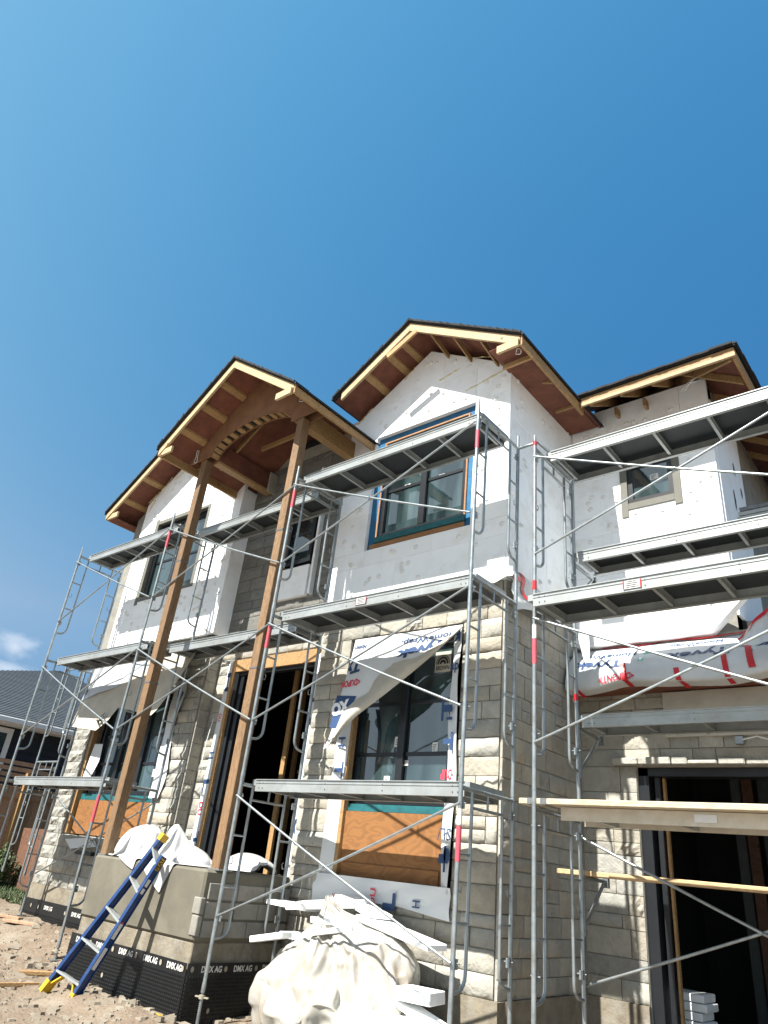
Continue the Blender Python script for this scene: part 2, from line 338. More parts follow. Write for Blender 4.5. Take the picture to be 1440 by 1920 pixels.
def text_mesh(s, bold=0.0):
    if (s, bold) in _tc: return _tc[(s, bold)]
    cu = bpy.data.curves.new('t', 'FONT'); cu.body = s; cu.offset = bold; cu.resolution_u = 3
    ob = bpy.data.objects.new('t', cu); COL.objects.link(ob)
    dg = bpy.context.evaluated_depsgraph_get(); me = bpy.data.meshes.new_from_object(ob.evaluated_get(dg))
    vs = [v.co.copy() for v in me.vertices]; fs = [list(p.vertices) for p in me.polygons]
    bpy.data.objects.remove(ob); bpy.data.curves.remove(cu); bpy.data.meshes.remove(me)
    x0 = min(v.x for v in vs); x1 = max(v.x for v in vs); y0 = min(v.y for v in vs); y1 = max(v.y for v in vs)
    vs = [((v.x-x0)/(x1-x0), (v.y-y0)/(y1-y0)) for v in vs]
    _tc[(s, bold)] = (vs, fs); return _tc[(s, bold)]
def text_on(mb, s, f, mi=0, bold=0.02, box=(0, 1, 0, 1)):
    """f(u,v) maps the unit box of the lettering to 3d; parts outside box are dropped (torn / folded away)"""
    vs, fs = text_mesh(s, bold)
    keep = [q for q in fs if all(box[0] <= vs[i][0] <= box[1] and box[2] <= vs[i][1] <= box[3] for i in q)]
    mb.add([f(u, v) for u, v in vs], keep, mi); return mb
def pxmap(p0, pu, pv, surf):
    return lambda u, v: surf(p0[0]+u*pu[0]+v*pv[0], p0[1]+u*pu[1]+v*pv[1])
def planeY(v): return lambda x, y: at('Y', v, x, y)

# ------------------------------------------------------------------ loose sheeting, settled by a short cloth run
def settle():
    """drops plastic sheets over rough lumps and returns their settled vertex grids"""
    import bmesh
    temp = []
    def solid(o):
        o.modifiers.new('collide', 'COLLISION'); o.collision.thickness_outer = .008; o.collision.cloth_friction = 15; temp.append(o)
    def put(name, v, f):
        me = bpy.data.meshes.new(name); me.from_pydata(v, [], f); o = bpy.data.objects.new(name, me); COL.objects.link(o); return o
    def lump(c, r, seed, amp=.12, n=20, m_=12):
        v = []
        for j in range(m_+1):
            for i in range(n):
                a = 2*math.pi*i/n; t = math.pi*j/m_; d = Vector((math.sin(t)*math.cos(a), math.sin(t)*math.sin(a), math.cos(t)))
                q = 1+amp*noise.noise(d*1.7+Vector((seed, 0, 0))); v.append((c[0]+r[0]*d.x*q, c[1]+r[1]*d.y*q, c[2]+r[2]*d.z*q))
        solid(put('lump', v, [(j*n+i, (j+1)*n+i, (j+1)*n+(i+1) % n, j*n+(i+1) % n) for j in range(m_) for i in range(n)]))
    def block(x0, x1, y0, y1, z0, z1):
        bm = bmesh.new(); bmesh.ops.create_cube(bm, size=1); bmesh.ops.subdivide_edges(bm, edges=bm.edges, cuts=4, use_grid_fill=True)
        for q in bm.verts: q.co = Vector(((x0+x1)/2+q.co.x*(x1-x0), (y0+y1)/2+q.co.y*(y1-y0), (z0+z1)/2+q.co.z*(z1-z0)))
        me = bpy.data.meshes.new('block'); bm.to_mesh(me); bm.free(); o = bpy.data.objects.new('block', me); COL.objects.link(o); solid(o)
    def cloth(nx, ny, fn, pin=None, ring=False):
        v = [fn(i/(nx-(not ring)), j/(ny-1)) for j in range(ny) for i in range(nx)]
        o = put('cloth', v, [(j*nx+i, j*nx+(i+1) % nx, j*nx+(i+1) % nx+nx, j*nx+i+nx) for j in range(ny-1) for i in range(nx if ring else nx-1)]); temp.append(o)
        if pin:
            g_ = o.vertex_groups.new(name='pin'); g_.add([j*nx+i for j in range(ny) for i in range(nx) if pin(i/(nx-1), j/(ny-1))], 1, 'REPLACE')
        m_ = o.modifiers.new('cloth', 'CLOTH'); q = m_.settings
        q.quality = 6; q.mass = .12; q.tension_stiffness = q.compression_stiffness = 12; q.shear_stiffness = 4; q.bending_stiffness = .01; q.air_damping = 1.5; q.tension_damping = q.compression_damping = 8
        if pin: q.vertex_group_mass = 'pin'
        cs = m_.collision_settings; cs.collision_quality = 3; cs.distance_min = .006; cs.use_self_collision = True; cs.self_distance_min = .006
        m_.point_cache.frame_start = 1; m_.point_cache.frame_end = NF
        return o, nx
    NF = 58
    block(2, 10, -2, 3, -2.5, -2.29); block(5.8, 8.9, 1.16, 1.5, -2.5, 0); block(3.62, 5.96, -.15, 1.15, -1.9, -.93)
    for k_, (c, r) in enumerate((((7.12, .56, -1.86), (.50, .34, .42)), ((7.80, .74, -1.62), (.40, .27, .32)), ((7.45, .65, -1.5), (.25, .2, .2)), ((6.84, .50, -1.95), (.30, .30, .32)), ((7.25, .45, -2.08), (.5, .22, .2)),
                               ((4.0, .28, -.86), (.40, .26, .34)), ((4.35, .30, -.95), (.30, .2, .16)), ((4.98, .32, -.92), (.36, .22, .17)), ((4.86, .12, -.86), (.10, .05, .36)), ((5.6, .75, -.90), (.34, .28, .17)))): lump(c, r, k_)
    lump((7.9, .28, -2.3), (.55, .13, .12), 12, .5); lump((8.3, .25, -2.3), (.2, .16, .16), 13, .5)
    nz = lambda u, v, k_: .02*noise.noise(Vector((u*9, v*9, k_)))
    prof = [(0, .05, -1.05), (.07, .10, -1.16), (.16, .42, -1.26), (.32, .84, -1.42), (.5, 1.04, -1.72), (.68, 1.06, -2.0), (.84, .96, -2.24), (1, .62, -2.27)]
    def bag(u, v):
        a = 2*math.pi*u; 
        for (v0, r0, z0), (v1, r1, z1) in zip(prof[:-1], prof[1:]):
            if v <= v1+1e-6: t = (v-v0)/(v1-v0); r = r0+(r1-r0)*t; z = z0+(z1-z0)*t; break
        ca, sa = math.cos(a), math.sin(a); n_ = noise.noise(Vector((ca*2.2, sa*2.2, v*4)))*.09+noise.noise(Vector((ca*7, sa*7, v*7)))*.07+noise.noise(Vector((ca*9.5+5, sa*9.5, v*1.2)))*.17*min(1, v*6)
        r *= 1+n_; t = min(1, v/.3)
        y = .60+.50*r*sa; return (7.12+.22*t+.84*r*ca, min(y, 1.12), z+.05*noise.noise(Vector((ca*5, sa*5, v*14)))+.10*ca*t*(1-v))
    cl = {'bag': cloth(116, 60, bag, lambda u, v: v < .05, True),
          'left': cloth(50, 40, lambda u, v: (3.52+1.25*u, -.32+1.1*v, -.42+nz(u, v, 1))),
          'middle': cloth(44, 38, lambda u, v: (4.55+1.05*u, -.42+1.05*v, -.44+nz(u, v, 4))),
          'right': cloth(36, 36, lambda u, v: (5.15+.80*u, .26+.85*v, -.62+nz(u, v, 7))),
          'ground': cloth(50, 28, lambda u, v: (7.1+1.5*u, -.15+.75*v, -2.02+.07*noise.noise(Vector((u*8, v*8, 9)))+.05*noise.noise(Vector((u*20, v*20, 9)))))}
    for fr in range(1, NF+1): SC.frame_set(fr)
    dg = bpy.context.evaluated_depsgraph_get(); out = {}
    for k_, (o, nx) in cl.items():
        me = o.evaluated_get(dg).to_mesh(); vs = [tuple(v.co) for v in me.vertices]; out[k_] = [vs[i:i+nx] for i in range(0, len(vs), nx)]; o.evaluated_get(dg).to_mesh_clear()
    for o in temp: d_ = o.data; bpy.data.objects.remove(o); bpy.data.meshes.remove(d_)
    SC.frame_set(1)
    out['bag'] = [r_+[r_[0]] for r_ in out['bag']]
    return out
SETTLED = settle()

# ------------------------------------------------------------------ ground
def gz(x, y):
    z = -2.33+0.06*max(0, 5.5-x)*min(1, max(0, (y+2.5)/3)) if x > -3 else -2.33+.06*8.5*min(1, max(0, (y+2.5)/3))
    if x > -3: pass
    m_ = math.exp(-((x-5.2)**2/1.6+(y+.55)**2/.12))*.14      # spoil heaped against the porch base
    m_ += math.exp(-((x-2.2)**2/2.5+(y-.6)**2/.5))*.16
    m_ += math.exp(-((x-7.2)**2/3+(y-.9)**2/.3))*.08
    a = max(0, 1-abs(x-5)/16)*max(0, 1-abs(y)/12)
    return z+m_+a*(.07*fbm((x*.8, y*.8, 1))+.035*fbm((x*3.3, y*3.3, 7)))
def axis(lo, hi, step, far):
    a = list(np.arange(lo, hi+1e-6, step)); o = []
    d = step; v = hi
    while v < far: d *= 1.6; v += d; o.append(v)
    i = []; d = step; v = lo
    while v > -far: d *= 1.6; v -= d; i.append(v)
    return i[::-1]+a+o
gx = axis(-3, 13, .075, 900); gy = axis(-4.5, 2.4, .075, 900)
mb = MB(); mb.grid([[(x, y, gz(x, y)) for x in gx] for y in gy])
g = mb.build('ground', 'ground', recalc=False); g['kind'] = 'structure'
mb = MB(); mb.add([(-300, -26, -2.29), (300, -26, -2.29), (300, -17, -2.29), (-300, -17, -2.29)], [(0, 1, 2, 3)]); o = mb.build('unseen_road', 'asphalt', recalc=False); o['kind'] = 'structure'  # unseen dark strip, added to cut light bouncing off the ground
MB().box(9.6, 16.5, -17, -1.6, -2.5, -2.19).build('bounce_driveway', 'bounce_gravel')['kind'] = 'structure'  # unseen pale slab, added to bounce sunlight onto the facade
MB().box(-40, 60, -16.9, -15.2, -2.5, -2.21).build('bounce_pavement', 'bounce_gravel')['kind'] = 'structure'  # second unseen bounce slab, added for the same fill light
# stone chips and clods lying on the ground
mb = MB()
rb = random.Random(3)
for i in range(2600):
    if rb.random() < .72: x = rb.uniform(-2.5, 6.6); y = rb.uniform(-2.2, 1.0)
    else: x = rb.uniform(-1, 9); y = rb.gauss(-.5, .5)
    if 3.6 < x < 6 and y > -.2: continue
    if y > 1.1: continue
    s_ = rb.choice((.012, .018, .022, .03, .04, .08))*rb.uniform(.7, 1.4); hgt = s_*rb.uniform(.12, .35); a = rb.uniform(0, 6.28)
    z = gz(x, y); n = rb.choice((4, 5, 6)); tl = rb.uniform(-.35, .35)
    base = []; top = []
    for k_ in range(n):
        an = a+k_*6.283/n+rb.uniform(-.3, .3); rr = s_*rb.uniform(.6, 1.1)
        bx_, by_ = math.cos(an)*rr, math.sin(an)*rr*.7
        base.append((x+bx_, y+by_, z-.01)); top.append((x+bx_*.85, y+by_*.85, z+hgt+bx_*tl))
    mb.add(base+top, [tuple(range(n, 2*n))]+[(k_, (k_+1) % n, (k_+1) % n+n, k_+n) for k_ in range(n)])
o = mb.build('rubble', 'chips', kind='stuff', recalc=True); o['label'] = 'loose stone chips and broken mortar strewn over the dirt'; o['category'] = 'rubble'

# ------------------------------------------------------------------ house
house = thing('house', 'two storey house under construction with grey stone below and white foam boards above', 'house', (4.5, 1.2, -2.3))
YF = 1.22     # stone face plane of the front
def cells(x0, x1, z0, z1, ops):
    xs = sorted({x0, x1}|{min(max(v, x0), x1) for o_ in ops for v in o_[:2]}); zs = sorted({z0, z1}|{min(max(v, z0), z1) for o_ in ops for v in o_[2:]})
    for i in range(len(xs)-1):
        for j in range(len(zs)-1):
            cx = (xs[i]+xs[i+1])/2; cz = (zs[j]+zs[j+1])/2
            if not any(o_[0] < cx < o_[1] and o_[2] < cz < o_[3] for o_ in ops): yield xs[i], xs[i+1], zs[j], zs[j+1]
def backing(name, m, plane, pos, x0, x1, z0, z1, ops=(), th=.22):
    """wall core; plane 'Y': faces -Y at y=pos, plane 'X': faces +X at x=pos"""
    mb = MB()
    for a, b_, c, d in cells(x0, x1, z0, z1, ops):
        if plane == 'Y': mb.box(a, b_, pos, pos+th, c, d)
        else: mb.box(pos-th, pos, a, b_, c, d)
    return mb.build(name, m, house)
# rock-faced stone variants, unit size, outer face towards -Y
STONE = []
for vi in range(9):
    rough = vi < 6; mb = MB(); nx, nz = 5, 3; rows = []
    rs = random.Random(100+vi)
    for j in range(nz+1):
        row = []
        for i in range(nx+1):
            u = i/nx; v = j/nz; e_ = (i in (0, nx)) or (j in (0, nz))
            if rough:
                dy = -.35-.65*rs.random()*(0.25 if e_ else 1.0); dy = -.32-.12*rs.random() if e_ else dy
            else: dy = -.45-.10*rs.random()
            ju = 0 if i in (0, nx) else rs.uniform(-.06, .06); jv = 0 if j in (0, nz) else rs.uniform(-.09, .09)
            row.append((u+ju, dy, v+jv))
        rows.append(row)
    mb.grid(rows, smooth=False)
    n0 = len(mb.v)
    # sides
    for edge in ([r_[0] for r_ in rows], [r_[-1] for r_ in rows][::-1], rows[0][::-1], rows[-1]):
        k_ = len(edge); mb.add(list(edge)+[(p[0], .15, p[2]) for p in edge], [(i, i+1, i+1+k_, i+k_) for i in range(k_-1)])
    import bmesh
    me = bpy.data.meshes.new('stone'); me.from_pydata(mb.v, [], mb.f); me.materials.append(MATS['stone']); nfront = nx*nz
    bm = bmesh.new(); bm.from_mesh(me); bmesh.ops.remove_doubles(bm, verts=bm.verts, dist=1e-4); bmesh.ops.recalc_face_normals(bm, faces=bm.faces)
    bm.to_mesh(me); bm.free(); STONE.append(me)
    me.polygons.foreach_set('use_smooth', [p.index < nfront for p in me.polygons])
mat('stone_shaded', (0.20, 0.195, 0.175), 0.9, nscale=7, col2=(0.145, 0.143, 0.13), bump=0.5, bscale=26, bdist=.02, rand=.14, dirt=(0.11, 0.11, 0.10), dscale=3)  # darker copy of the same stone, porch shade put into its colour
STONE_SHADED = {}
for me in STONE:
    g_ = me.copy(); g_.materials.clear(); g_.materials.append(MATS['stone_shaded']); STONE_SHADED[me.name] = g_
stones = []   # (screen area, parent, mesh, matrix-ish)
def stone_wall(parent, plane, pos, x0, x1, z0, z1, ops=(), seed=0, grey=False, rough=.5, hs=(.17, .2, .2, .26), ws=(.25, .62), roughfn=None):
    rs = random.Random(seed); J = .008; z = z0
    brk = sorted({o_[2] for o_ in ops if z0 < o_[2] < z1}|{o_[3] for o_ in ops if z0 < o_[3] < z1}|{z1})
    while z < z1-.03:
        h = rs.choice(hs); nb = [b_ for b_ in brk if b_ > z+.01][0]
        if nb-z < h+.09: h = nb-z if nb-z < h*1.45 else (nb-z)/2
        zc = z+h/2; spans = [(x0, x1)]
        for o_ in ops:
            if o_[2] < zc < o_[3]:
                ns = []
                for a, b_ in spans:
                    if o_[1] <= a or o_[0] >= b_: ns.append((a, b_)); continue
                    if o_[0] > a: ns.append((a, o_[0]))
                    if o_[1] < b_: ns.append((o_[1], b_))
                spans = ns
        for a, b_ in spans:
            x = a
            while x < b_-.02:
                wd = rs.uniform(*ws)
                if b_-x-wd < .14: wd = b_-x
                subs = [(z, h)]
                if h > .24 and wd < .4 and rs.random() < .4: subs = [(z, h/2), (z+h/2, h/2)]
                for zz, hh in subs:
                    rg = rs.random() < (roughfn(x+wd/2, zz+hh/2) if roughfn else rough)
                    me = STONE[rs.randrange(6) if rg else 6+rs.randrange(3)]; dp = rs.uniform(.045, .075) if rg else rs.uniform(.035, .045)
                    sc = (wd-J, dp, hh-J)
                    if plane == 'Y': loc = (x+J/2, pos, zz+J/2); rz = 0
                    else: loc = (pos, x+J/2, zz+J/2); rz = math.pi/2
                    c = (loc[0]+(wd/2 if plane == 'Y' else 0), loc[1]+(0 if plane == 'Y' else wd/2), zz+hh/2)
                    px_ = pixel(c); dist = (Vector(c)-Vector(CAM)).length
                    vis = -20 < px_[0] < 1460 and -20 < px_[1] < 1940
                    stones.append(((wd*hh/dist**2)*(1 if vis else .001)*(1 if plane == 'Y' else .8), parent, STONE_SHADED[me.name] if grey else me, loc, rz, sc))
                x += wd
        z += h
def place_stones():
    stones.sort(key=lambda q: -q[0]); kmax = 298
    for a, par, me, loc, rz, sc in stones[:kmax]:
        o = bpy.data.objects.new('stone', me); COL.objects.link(o); o.parent = par
        o.location = Vector(loc)-origin(par); o.rotation_euler = (0, 0, rz); o.scale = sc
    rest = {}
    for q in stones[kmax:]: rest.setdefault((q[1].name, q[2].materials[0].name), (q[1], []))[1].append(q)
    for par, qs in rest.values():
        mb = MB()
        for a, _, me, loc, rz, sc in qs:
            c, s_ = math.cos(rz), math.sin(rz)
            vs = [(loc[0]+c*v.co.x*sc[0]-s_*v.co.y*sc[1], loc[1]+s_*v.co.x*sc[0]+c*v.co.y*sc[1], loc[2]+v.co.z*sc[2]) for v in me.vertices]
            mb.add(vs, [tuple(p.vertices) for p in me.polygons])
        mb.build('small_stones', 'stone_shaded' if qs[0][2].materials[0].name.startswith('stone_shaded') else 'stone', par, recalc=False, kind='stuff')

# --- openings (x0,x1,z0,z1)
OP_CL = (6.42, 8.26, -1.03, 2.03); OP_LL = (.05, 2.52, -.72, 1.62); OP_CU = (6.45, 8.29, 3.36, 5.33); OP_LU = (.50, 2.28, 3.50, 5.22)
OP_D = (3.66, 5.66, -1.05, 2.06); OP_RU = (4.30, 5.08, 3.54, 4.95); OP_G = (9.55, 12.9, -2.4, .66); OP_GU = (9.62, 10.38, 4.1, 5.25)
ZB = -1.72
# lower left section
wl = backing('lower_left_wall', 'mortar', 'Y', YF, -.5, 3.2, -2.5, 2.5, [OP_LL])
stone_wall(wl, 'Y', YF, -.5, 3.2, -1.52, 2.48, [OP_LL], seed=1, rough=.85)
backing('lower_left_return', 'mortar', 'X', 3.2, 1.22, 1.46, -1.2, 2.5, th=.2)
wlr = backing('left_return_face', 'mortar', 'X', 3.205, 1.225, 1.46, -1.2, 2.5, th=.01)
stone_wall(wlr, 'X', 3.205, 1.225, 1.42, -1.0, 2.48, seed=2, rough=.3, ws=(.15, .25))
# door wall (recessed)
wd_ = backing('door_wall', 'mortar', 'Y', 1.46, 3.2, 5.9, -1.5, 5.95, [OP_D, OP_RU])
stone_wall(wd_, 'Y', 1.46, 3.25, 5.84, -1.0, 2.56, [(3.66, 5.90, -1.05, 2.10)], seed=3, rough=.85, hs=(.15, .19, .23))
stone_wall(wd_, 'Y', 1.46, 3.25, 5.84, 2.57, 5.7, [(4.12, 5.22, 2.95, 5.05)], seed=33, rough=.2, hs=(.15, .19, .23), grey=True)  # upper recess takes the stone copy darkened for shade
# centre bay lower
wc = backing('lower_bay_wall', 'mortar', 'Y', YF, 5.85, 8.82, -2.5, 2.62, [OP_CL])
stone_wall(wc, 'Y', YF, 5.85, 8.80, ZB, 2.60, [OP_CL], seed=5, roughfn=lambda x, z: .95 if (x > 8.26 and z < .8) or z < -1.1 or x < 6.4 else .5)
backing('bay_left_return', 'mortar', 'X', 6.06, 1.44, 1.70, -2.5, 2.5, th=.2)
# bay side wall facing +X
ws_ = backing('bay_side_wall', 'mortar', 'X', 8.82, 1.225, 3.1, -2.5, 2.62, th=.2)
stone_wall(ws_, 'X', 8.82, 1.20, 3.08, ZB, 2.60, seed=6, rough=.35, ws=(.2, .5))
# garage wall
wg = backing('garage_wall', 'mortar', 'Y', 3.1, 8.82, 14.5, -2.5, 2.2, [OP_G])
stone_wall(wg, 'Y', 3.1, 8.86, 13.2, ZB, 1.66, [OP_G], seed=8, rough=.3, hs=(.14, .2, .2, .27))
# rough shelf of broken stone over the garage opening
mb = MB(); rs = random.Random(5); x = 9.3
while x < 11.4:
    wd = rs.uniform(.18, .4); mb.box(x, x+wd-.01, 3.0-rs.uniform(0, .05), 3.09, .665, .665+rs.uniform(.04, .09)); x += wd
mb.build('lintel_ledge', 'stone', house, bevel=.012)
# foundation concrete below the stone
mb = MB(); mb.box(-.52, 3.2, YF-.03, YF+.1, -2.5, -1.52); mb.box(5.85, 8.86, YF-.05, YF+.1, -2.5, ZB); mb.box(8.822, 8.87, YF+.1, 3.05, -2.5, ZB); mb.box(8.87, 9.55, 3.04, 3.09, -2.5, ZB)
split(mb, 'foundation', 'concrete_old', house)
place_stones()

# --- foam boards
def clip(poly, a, b_, c):      # keep a*x+b*z<=c
    out = []
    for i in range(len(poly)):
        p, q = poly[i], poly[(i+1) % len(poly)]; fp = a*p[0]+b_*p[1]-c; fq = a*q[0]+b_*q[1]-c
        if fp <= 0: out.append(p)
        if (fp < 0 < fq) or (fq < 0 < fp): t = fp/(fp-fq); out.append((p[0]+t*(q[0]-p[0]), p[1]+t*(q[1]-p[1])))
    return out
def foam(parent, plane, pos, x0, x1, z0, z1, ops=(), cuts=(), bw=1.22, bh=.61, th=.07, seed=0, discs=1.0, rough=True):
    rs = random.Random(seed); mbd = MB(); z = z0; row = 0
    P = (lambda u, v, d: (u, pos-d, v)) if plane == 'Y' else (lambda u, v, d: (pos+d, u, v))
    D = (lambda d: Vector((0, d, 0))) if plane == 'Y' else (lambda d: Vector((-d, 0, 0)))
    brk = sorted({o_[2] for o_ in ops}|{o_[3] for o_ in ops}|{z1})
    while z < z1-.02:
        nx_ = z+bh; nx_ = min(nx_, z1)
        for b_ in brk:
            if z+.02 < b_ < nx_+.12: nx_ = b_; break
        zc = (z+nx_)/2; spans = [(x0, x1)]
        for o_ in ops:
            if o_[2] < zc < o_[3]:
                spans = [s for a, b_ in spans for s in ((a, min(b_, o_[0])), (max(a, o_[1]), b_)) if s[1]-s[0] > .01]
        for a, b_ in spans:
            x = a; first = True
            while x < b_-.01:
                wd = bw*(.5 if first and row % 2 else 1); first = False
                if b_-x-wd < .2: wd = b_-x
                g_ = .0012
                poly = [(x+g_, z+g_), (x+wd-g_, z+g_), (x+wd-g_, nx_-g_), (x+g_, nx_-g_)]
                for c_ in cuts: poly = clip(poly, *c_)
                if len(poly) >= 3:
                    t_ = th+rs.uniform(-.0025, .0025)
                    mb = MB(); mb.prism([P(u, v, t_) for u, v in poly], D(t_-.002)); mb.build('foam_board', 'foam', parent, bevel=.002)
                    nd = int(discs*wd*(nx_-z)*9)+1
                    for _ in range(nd):
                        u = rs.uniform(x+.06, x+wd-.06) if wd > .15 else x+wd/2; v = rs.uniform(z+.06, nx_-.06) if nx_-z > .15 else zc
                        if any(c_[0]*u+c_[1]*v > c_[2]-.06 for c_ in cuts): continue
                        R_ = .031; n = 10; ring = []
                        for rr, dd in ((1.35, .0), (1.0, .007), (.7, .020), (.42, .002)):
                            ring.append([P(u+R_*rr*math.cos(6.283*k_/n), v+R_*rr*math.sin(6.283*k_/n), t_+dd+.001) for k_ in range(n+1)])
                        ring.append([P(u, v, t_-.006)]*(n+1)); mbd.grid(ring)
                x += wd
        z = nx_; row += 1
    if discs: mbd.build('foam_fasteners', 'foam_disc', parent, kind='stuff')
def gable_cuts(xr, zr, s): return [(s, 1, zr+s*xr), (-s, 1, zr-s*xr)]
SL0, XR0, ZR0 = .645, 1.40, 6.97      # left gable roof top line
SL1, XR1, ZR1 = .617, 7.39, 6.87      # centre gable
SLP, XRP, ZRP = .715, 4.72, 6.49      # porch gable
TH = .17                               # roof thickness below top line
cu0 = gable_cuts(XR0, ZR0-TH-.02, SL0); cu1 = gable_cuts(XR1, ZR1-TH-.02, SL1)
def gable_core(name, m, y, x0, x1, z0, cuts, ops, ztop=7.3, th=.2):
    mb = MB()
    for a, b_, c, d in cells(x0, x1, z0, ztop, ops):
        poly = [(a, c), (b_, c), (b_, d), (a, d)]
        for q in cuts: poly = clip(poly, *q)
        if len(poly) > 2: mb.prism([(u, y, v) for u, v in poly], (0, th, 0))
    return mb.build(name, m, house)
wul = gable_core('upper_left_wall', 'stucco', 1.20, -.5, 3.2, 2.5, cu0, [OP_LU])
foam(wul, 'Y', 1.20, -.12, 3.27, 2.50, 7.0, [OP_LU], cu0, seed=11, discs=1.6)
# side of the projecting foam beside the stone recess
mb = MB(); mb.box(3.205, 3.262, 1.135, 1.455, 2.5, 5.3); mb.build('foam_edge_board', 'foam', wul, bevel=.004)
wuc = gable_core('upper_bay_wall', 'membrane_blue', 1.25, 5.85, 8.80, 2.62, cu1, [(6.62, 8.14, 3.56, 5.2)])
foam(wuc, 'Y', 1.25, 5.85, 8.855, 2.50, 6.8, [OP_CU], cu1, seed=12, bh=.61, discs=.8)
mb = MB(); 
wus = backing('upper_bay_side_wall', 'stucco', 'X', 8.80, 1.251, 3.1, 2.62, 6.02, th=.2)
foam(wus, 'X', 8.80, 1.251, 3.095, 2.50, 6.0, seed=13, bw=.95, bh=1.2, discs=.55, th=.055)
backing('upper_bay_left_side', 'stucco', 'X', 6.05, 1.44, 5.5, 2.62, 5.9, th=.2)
# corner foam trim bands of the bay (thicker at the lower corner)
mb = MB(); mb.box(8.862, 8.90, 1.14, 1.50, 2.52, 2.95); mb.box(8.60, 8.86, 1.135, 1.175, 2.52, 2.82); split(mb, 'corner_foam_block', 'foam', wuc, bevel=.006)
mb = MB(); mb.box(8.862, 8.885, 1.15, 1.30, 3.7, 4.35); mb.build('corner_foam_strip', 'foam', wuc, bevel=.004)
# right upper section
wr = backing('upper_garage_wall', 'stucco', 'Y', 3.12, 8.8, 10.88, 2.2, 5.92, [OP_GU])
foam(wr, 'Y', 3.12, 8.87, 10.9, 2.55, 5.93, [OP_GU], seed=14, bh=.62, bw=1.1, discs=1.1)
wrs = backing('upper_garage_side_wall', 'stucco', 'X', 10.88, 3.13, 8.0, 2.2, 5.9, th=.2)
foam(wrs, 'X', 10.88, 3.13, 4.4, 2.4, 5.6, seed=15, bh=3.3, bw=2.0, discs=0, th=.03)
mb = MB()
for x_, y_, z0_, z1_ in ((10.914, 3.75, 4.1, 4.45), (10.914, 3.95, 4.75, 5.0), (10.914, 4.15, 3.9, 4.1), (10.914, 4.2, 4.5, 4.7), (10.914, 3.9, 2.9, 3.3)):
    mb.add([(x_, y_-.03, z0_+.05), (x_, y_+.02, z0_), (x_, y_+.05, (z0_+z1_)/2), (x_, y_+.01, z1_), (x_, y_-.04, z1_-.06)], [(0, 1, 2, 3, 4)])
split(mb, 'foam_tear', 'void', wrs, recalc=False)
# lower foam beam above the canopy
mb = MB(); mb.box(8.9, 10.62, 2.98, 3.1, 2.30, 2.54); mb.box(8.9, 10.62, 2.94, 3.1, 2.15, 2.29); split(mb, 'foam_beam', 'foam', wr, bevel=.008)
mb = MB(); mb.prism([(10.62, 2.94, 2.15), (10.62, 3.1, 2.15), (11.25, 2.5, 2.42), (11.25, 2.38, 2.42)], (0, 0, .3)); mb.build('foam_beam_end', 'foam', wr, bevel=.008)

mb = MB(); rs = random.Random(21)
def bead(P, r=.008):
    pts = []; 
    for a_, b_ in zip(P[:-1], P[1:]):
        a_ = Vector(a_); b_ = Vector(b_); n = max(2, int((b_-a_).length/.03))
        pts += [a_.lerp(b_, k_/n)+Vector((rs.uniform(-.008, .008), rs.uniform(-.004, .004), rs.uniform(-.008, .008))) for k_ in range(n)]
    mb.tube(pts, [r*rs.uniform(.3, 1.7) for _ in pts], 6)
for P in ([(-.1, 1.12, 5.85), (.35, 1.12, 6.1), (.6, 1.12, 6.32)], [(0, 1.12, 5.6), (.15, 1.12, 5.9)], [(.7, 1.125, 6.2), (1.3, 1.125, 6.45)], [(5.95, 1.17, 5.75), (6.2, 1.17, 5.95), (6.3, 1.17, 6.0)], [(6.9, 1.175, 6.32), (7.1, 1.175, 6.5)],
          [(8.2, 1.175, 6.18), (8.6, 1.175, 6.02), (8.82, 1.175, 5.92)], [(7.6, 1.175, 6.0), (8.0, 1.175, 6.08)], [(8.1, 1.175, 5.6), (8.8, 1.175, 5.72)]): bead(P)
split(mb, 'foam_bead', 'spray_foam', house)
# --- interior shell so rooms are dark
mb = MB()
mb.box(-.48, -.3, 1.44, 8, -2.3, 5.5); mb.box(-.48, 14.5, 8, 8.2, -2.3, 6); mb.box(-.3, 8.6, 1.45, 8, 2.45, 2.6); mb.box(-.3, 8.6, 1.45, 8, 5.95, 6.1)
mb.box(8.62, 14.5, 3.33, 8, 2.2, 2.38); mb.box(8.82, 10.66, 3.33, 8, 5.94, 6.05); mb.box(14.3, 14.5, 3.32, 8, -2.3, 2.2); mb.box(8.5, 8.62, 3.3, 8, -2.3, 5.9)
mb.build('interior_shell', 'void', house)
mb = MB(); mb.box(-.3, 8.5, 1.46, 8, -1.15, -1.05); mb.box(8.6, 14.4, 3.12, 8, -2.34, -2.26); mb.build('floor_slab', 'drywall', house)
for i, (x_, y_) in enumerate(((4.15, 2.3), (4.5, 2.5), (4.9, 2.2), (5.3, 2.6), (5.0, 4.2), (4.5, 3.6), (3.2, 3.4), (3.9, 3.0))):
    MB().box(x_, x_+.09, y_, y_+.045, -1.05, 2.45).build('stud', 'lumber', house)
mb = MB(); mb.box(3.9, 5.4, 2.92, 2.96, .55, .6); mb.build('stud_blocking', 'lumber', house)
for x_, y_ in ((9.9, 6.2), (10.5, 6.9), (11.4, 7.2), (12.3, 7.4)):
    MB().box(x_, x_+.14, y_, y_+.05, -2.26, 2.2).build('stud', 'ply_brown', house)
MB().box(9.72, 9.85, 6.3, 6.5, -2.2, 1.3).build('garage_panel', 'drywall', house)
MB().box(10.02, 10.3, 6.6, 6.63, -2.1, 1.5).build('garage_panel', 'drywall', house)

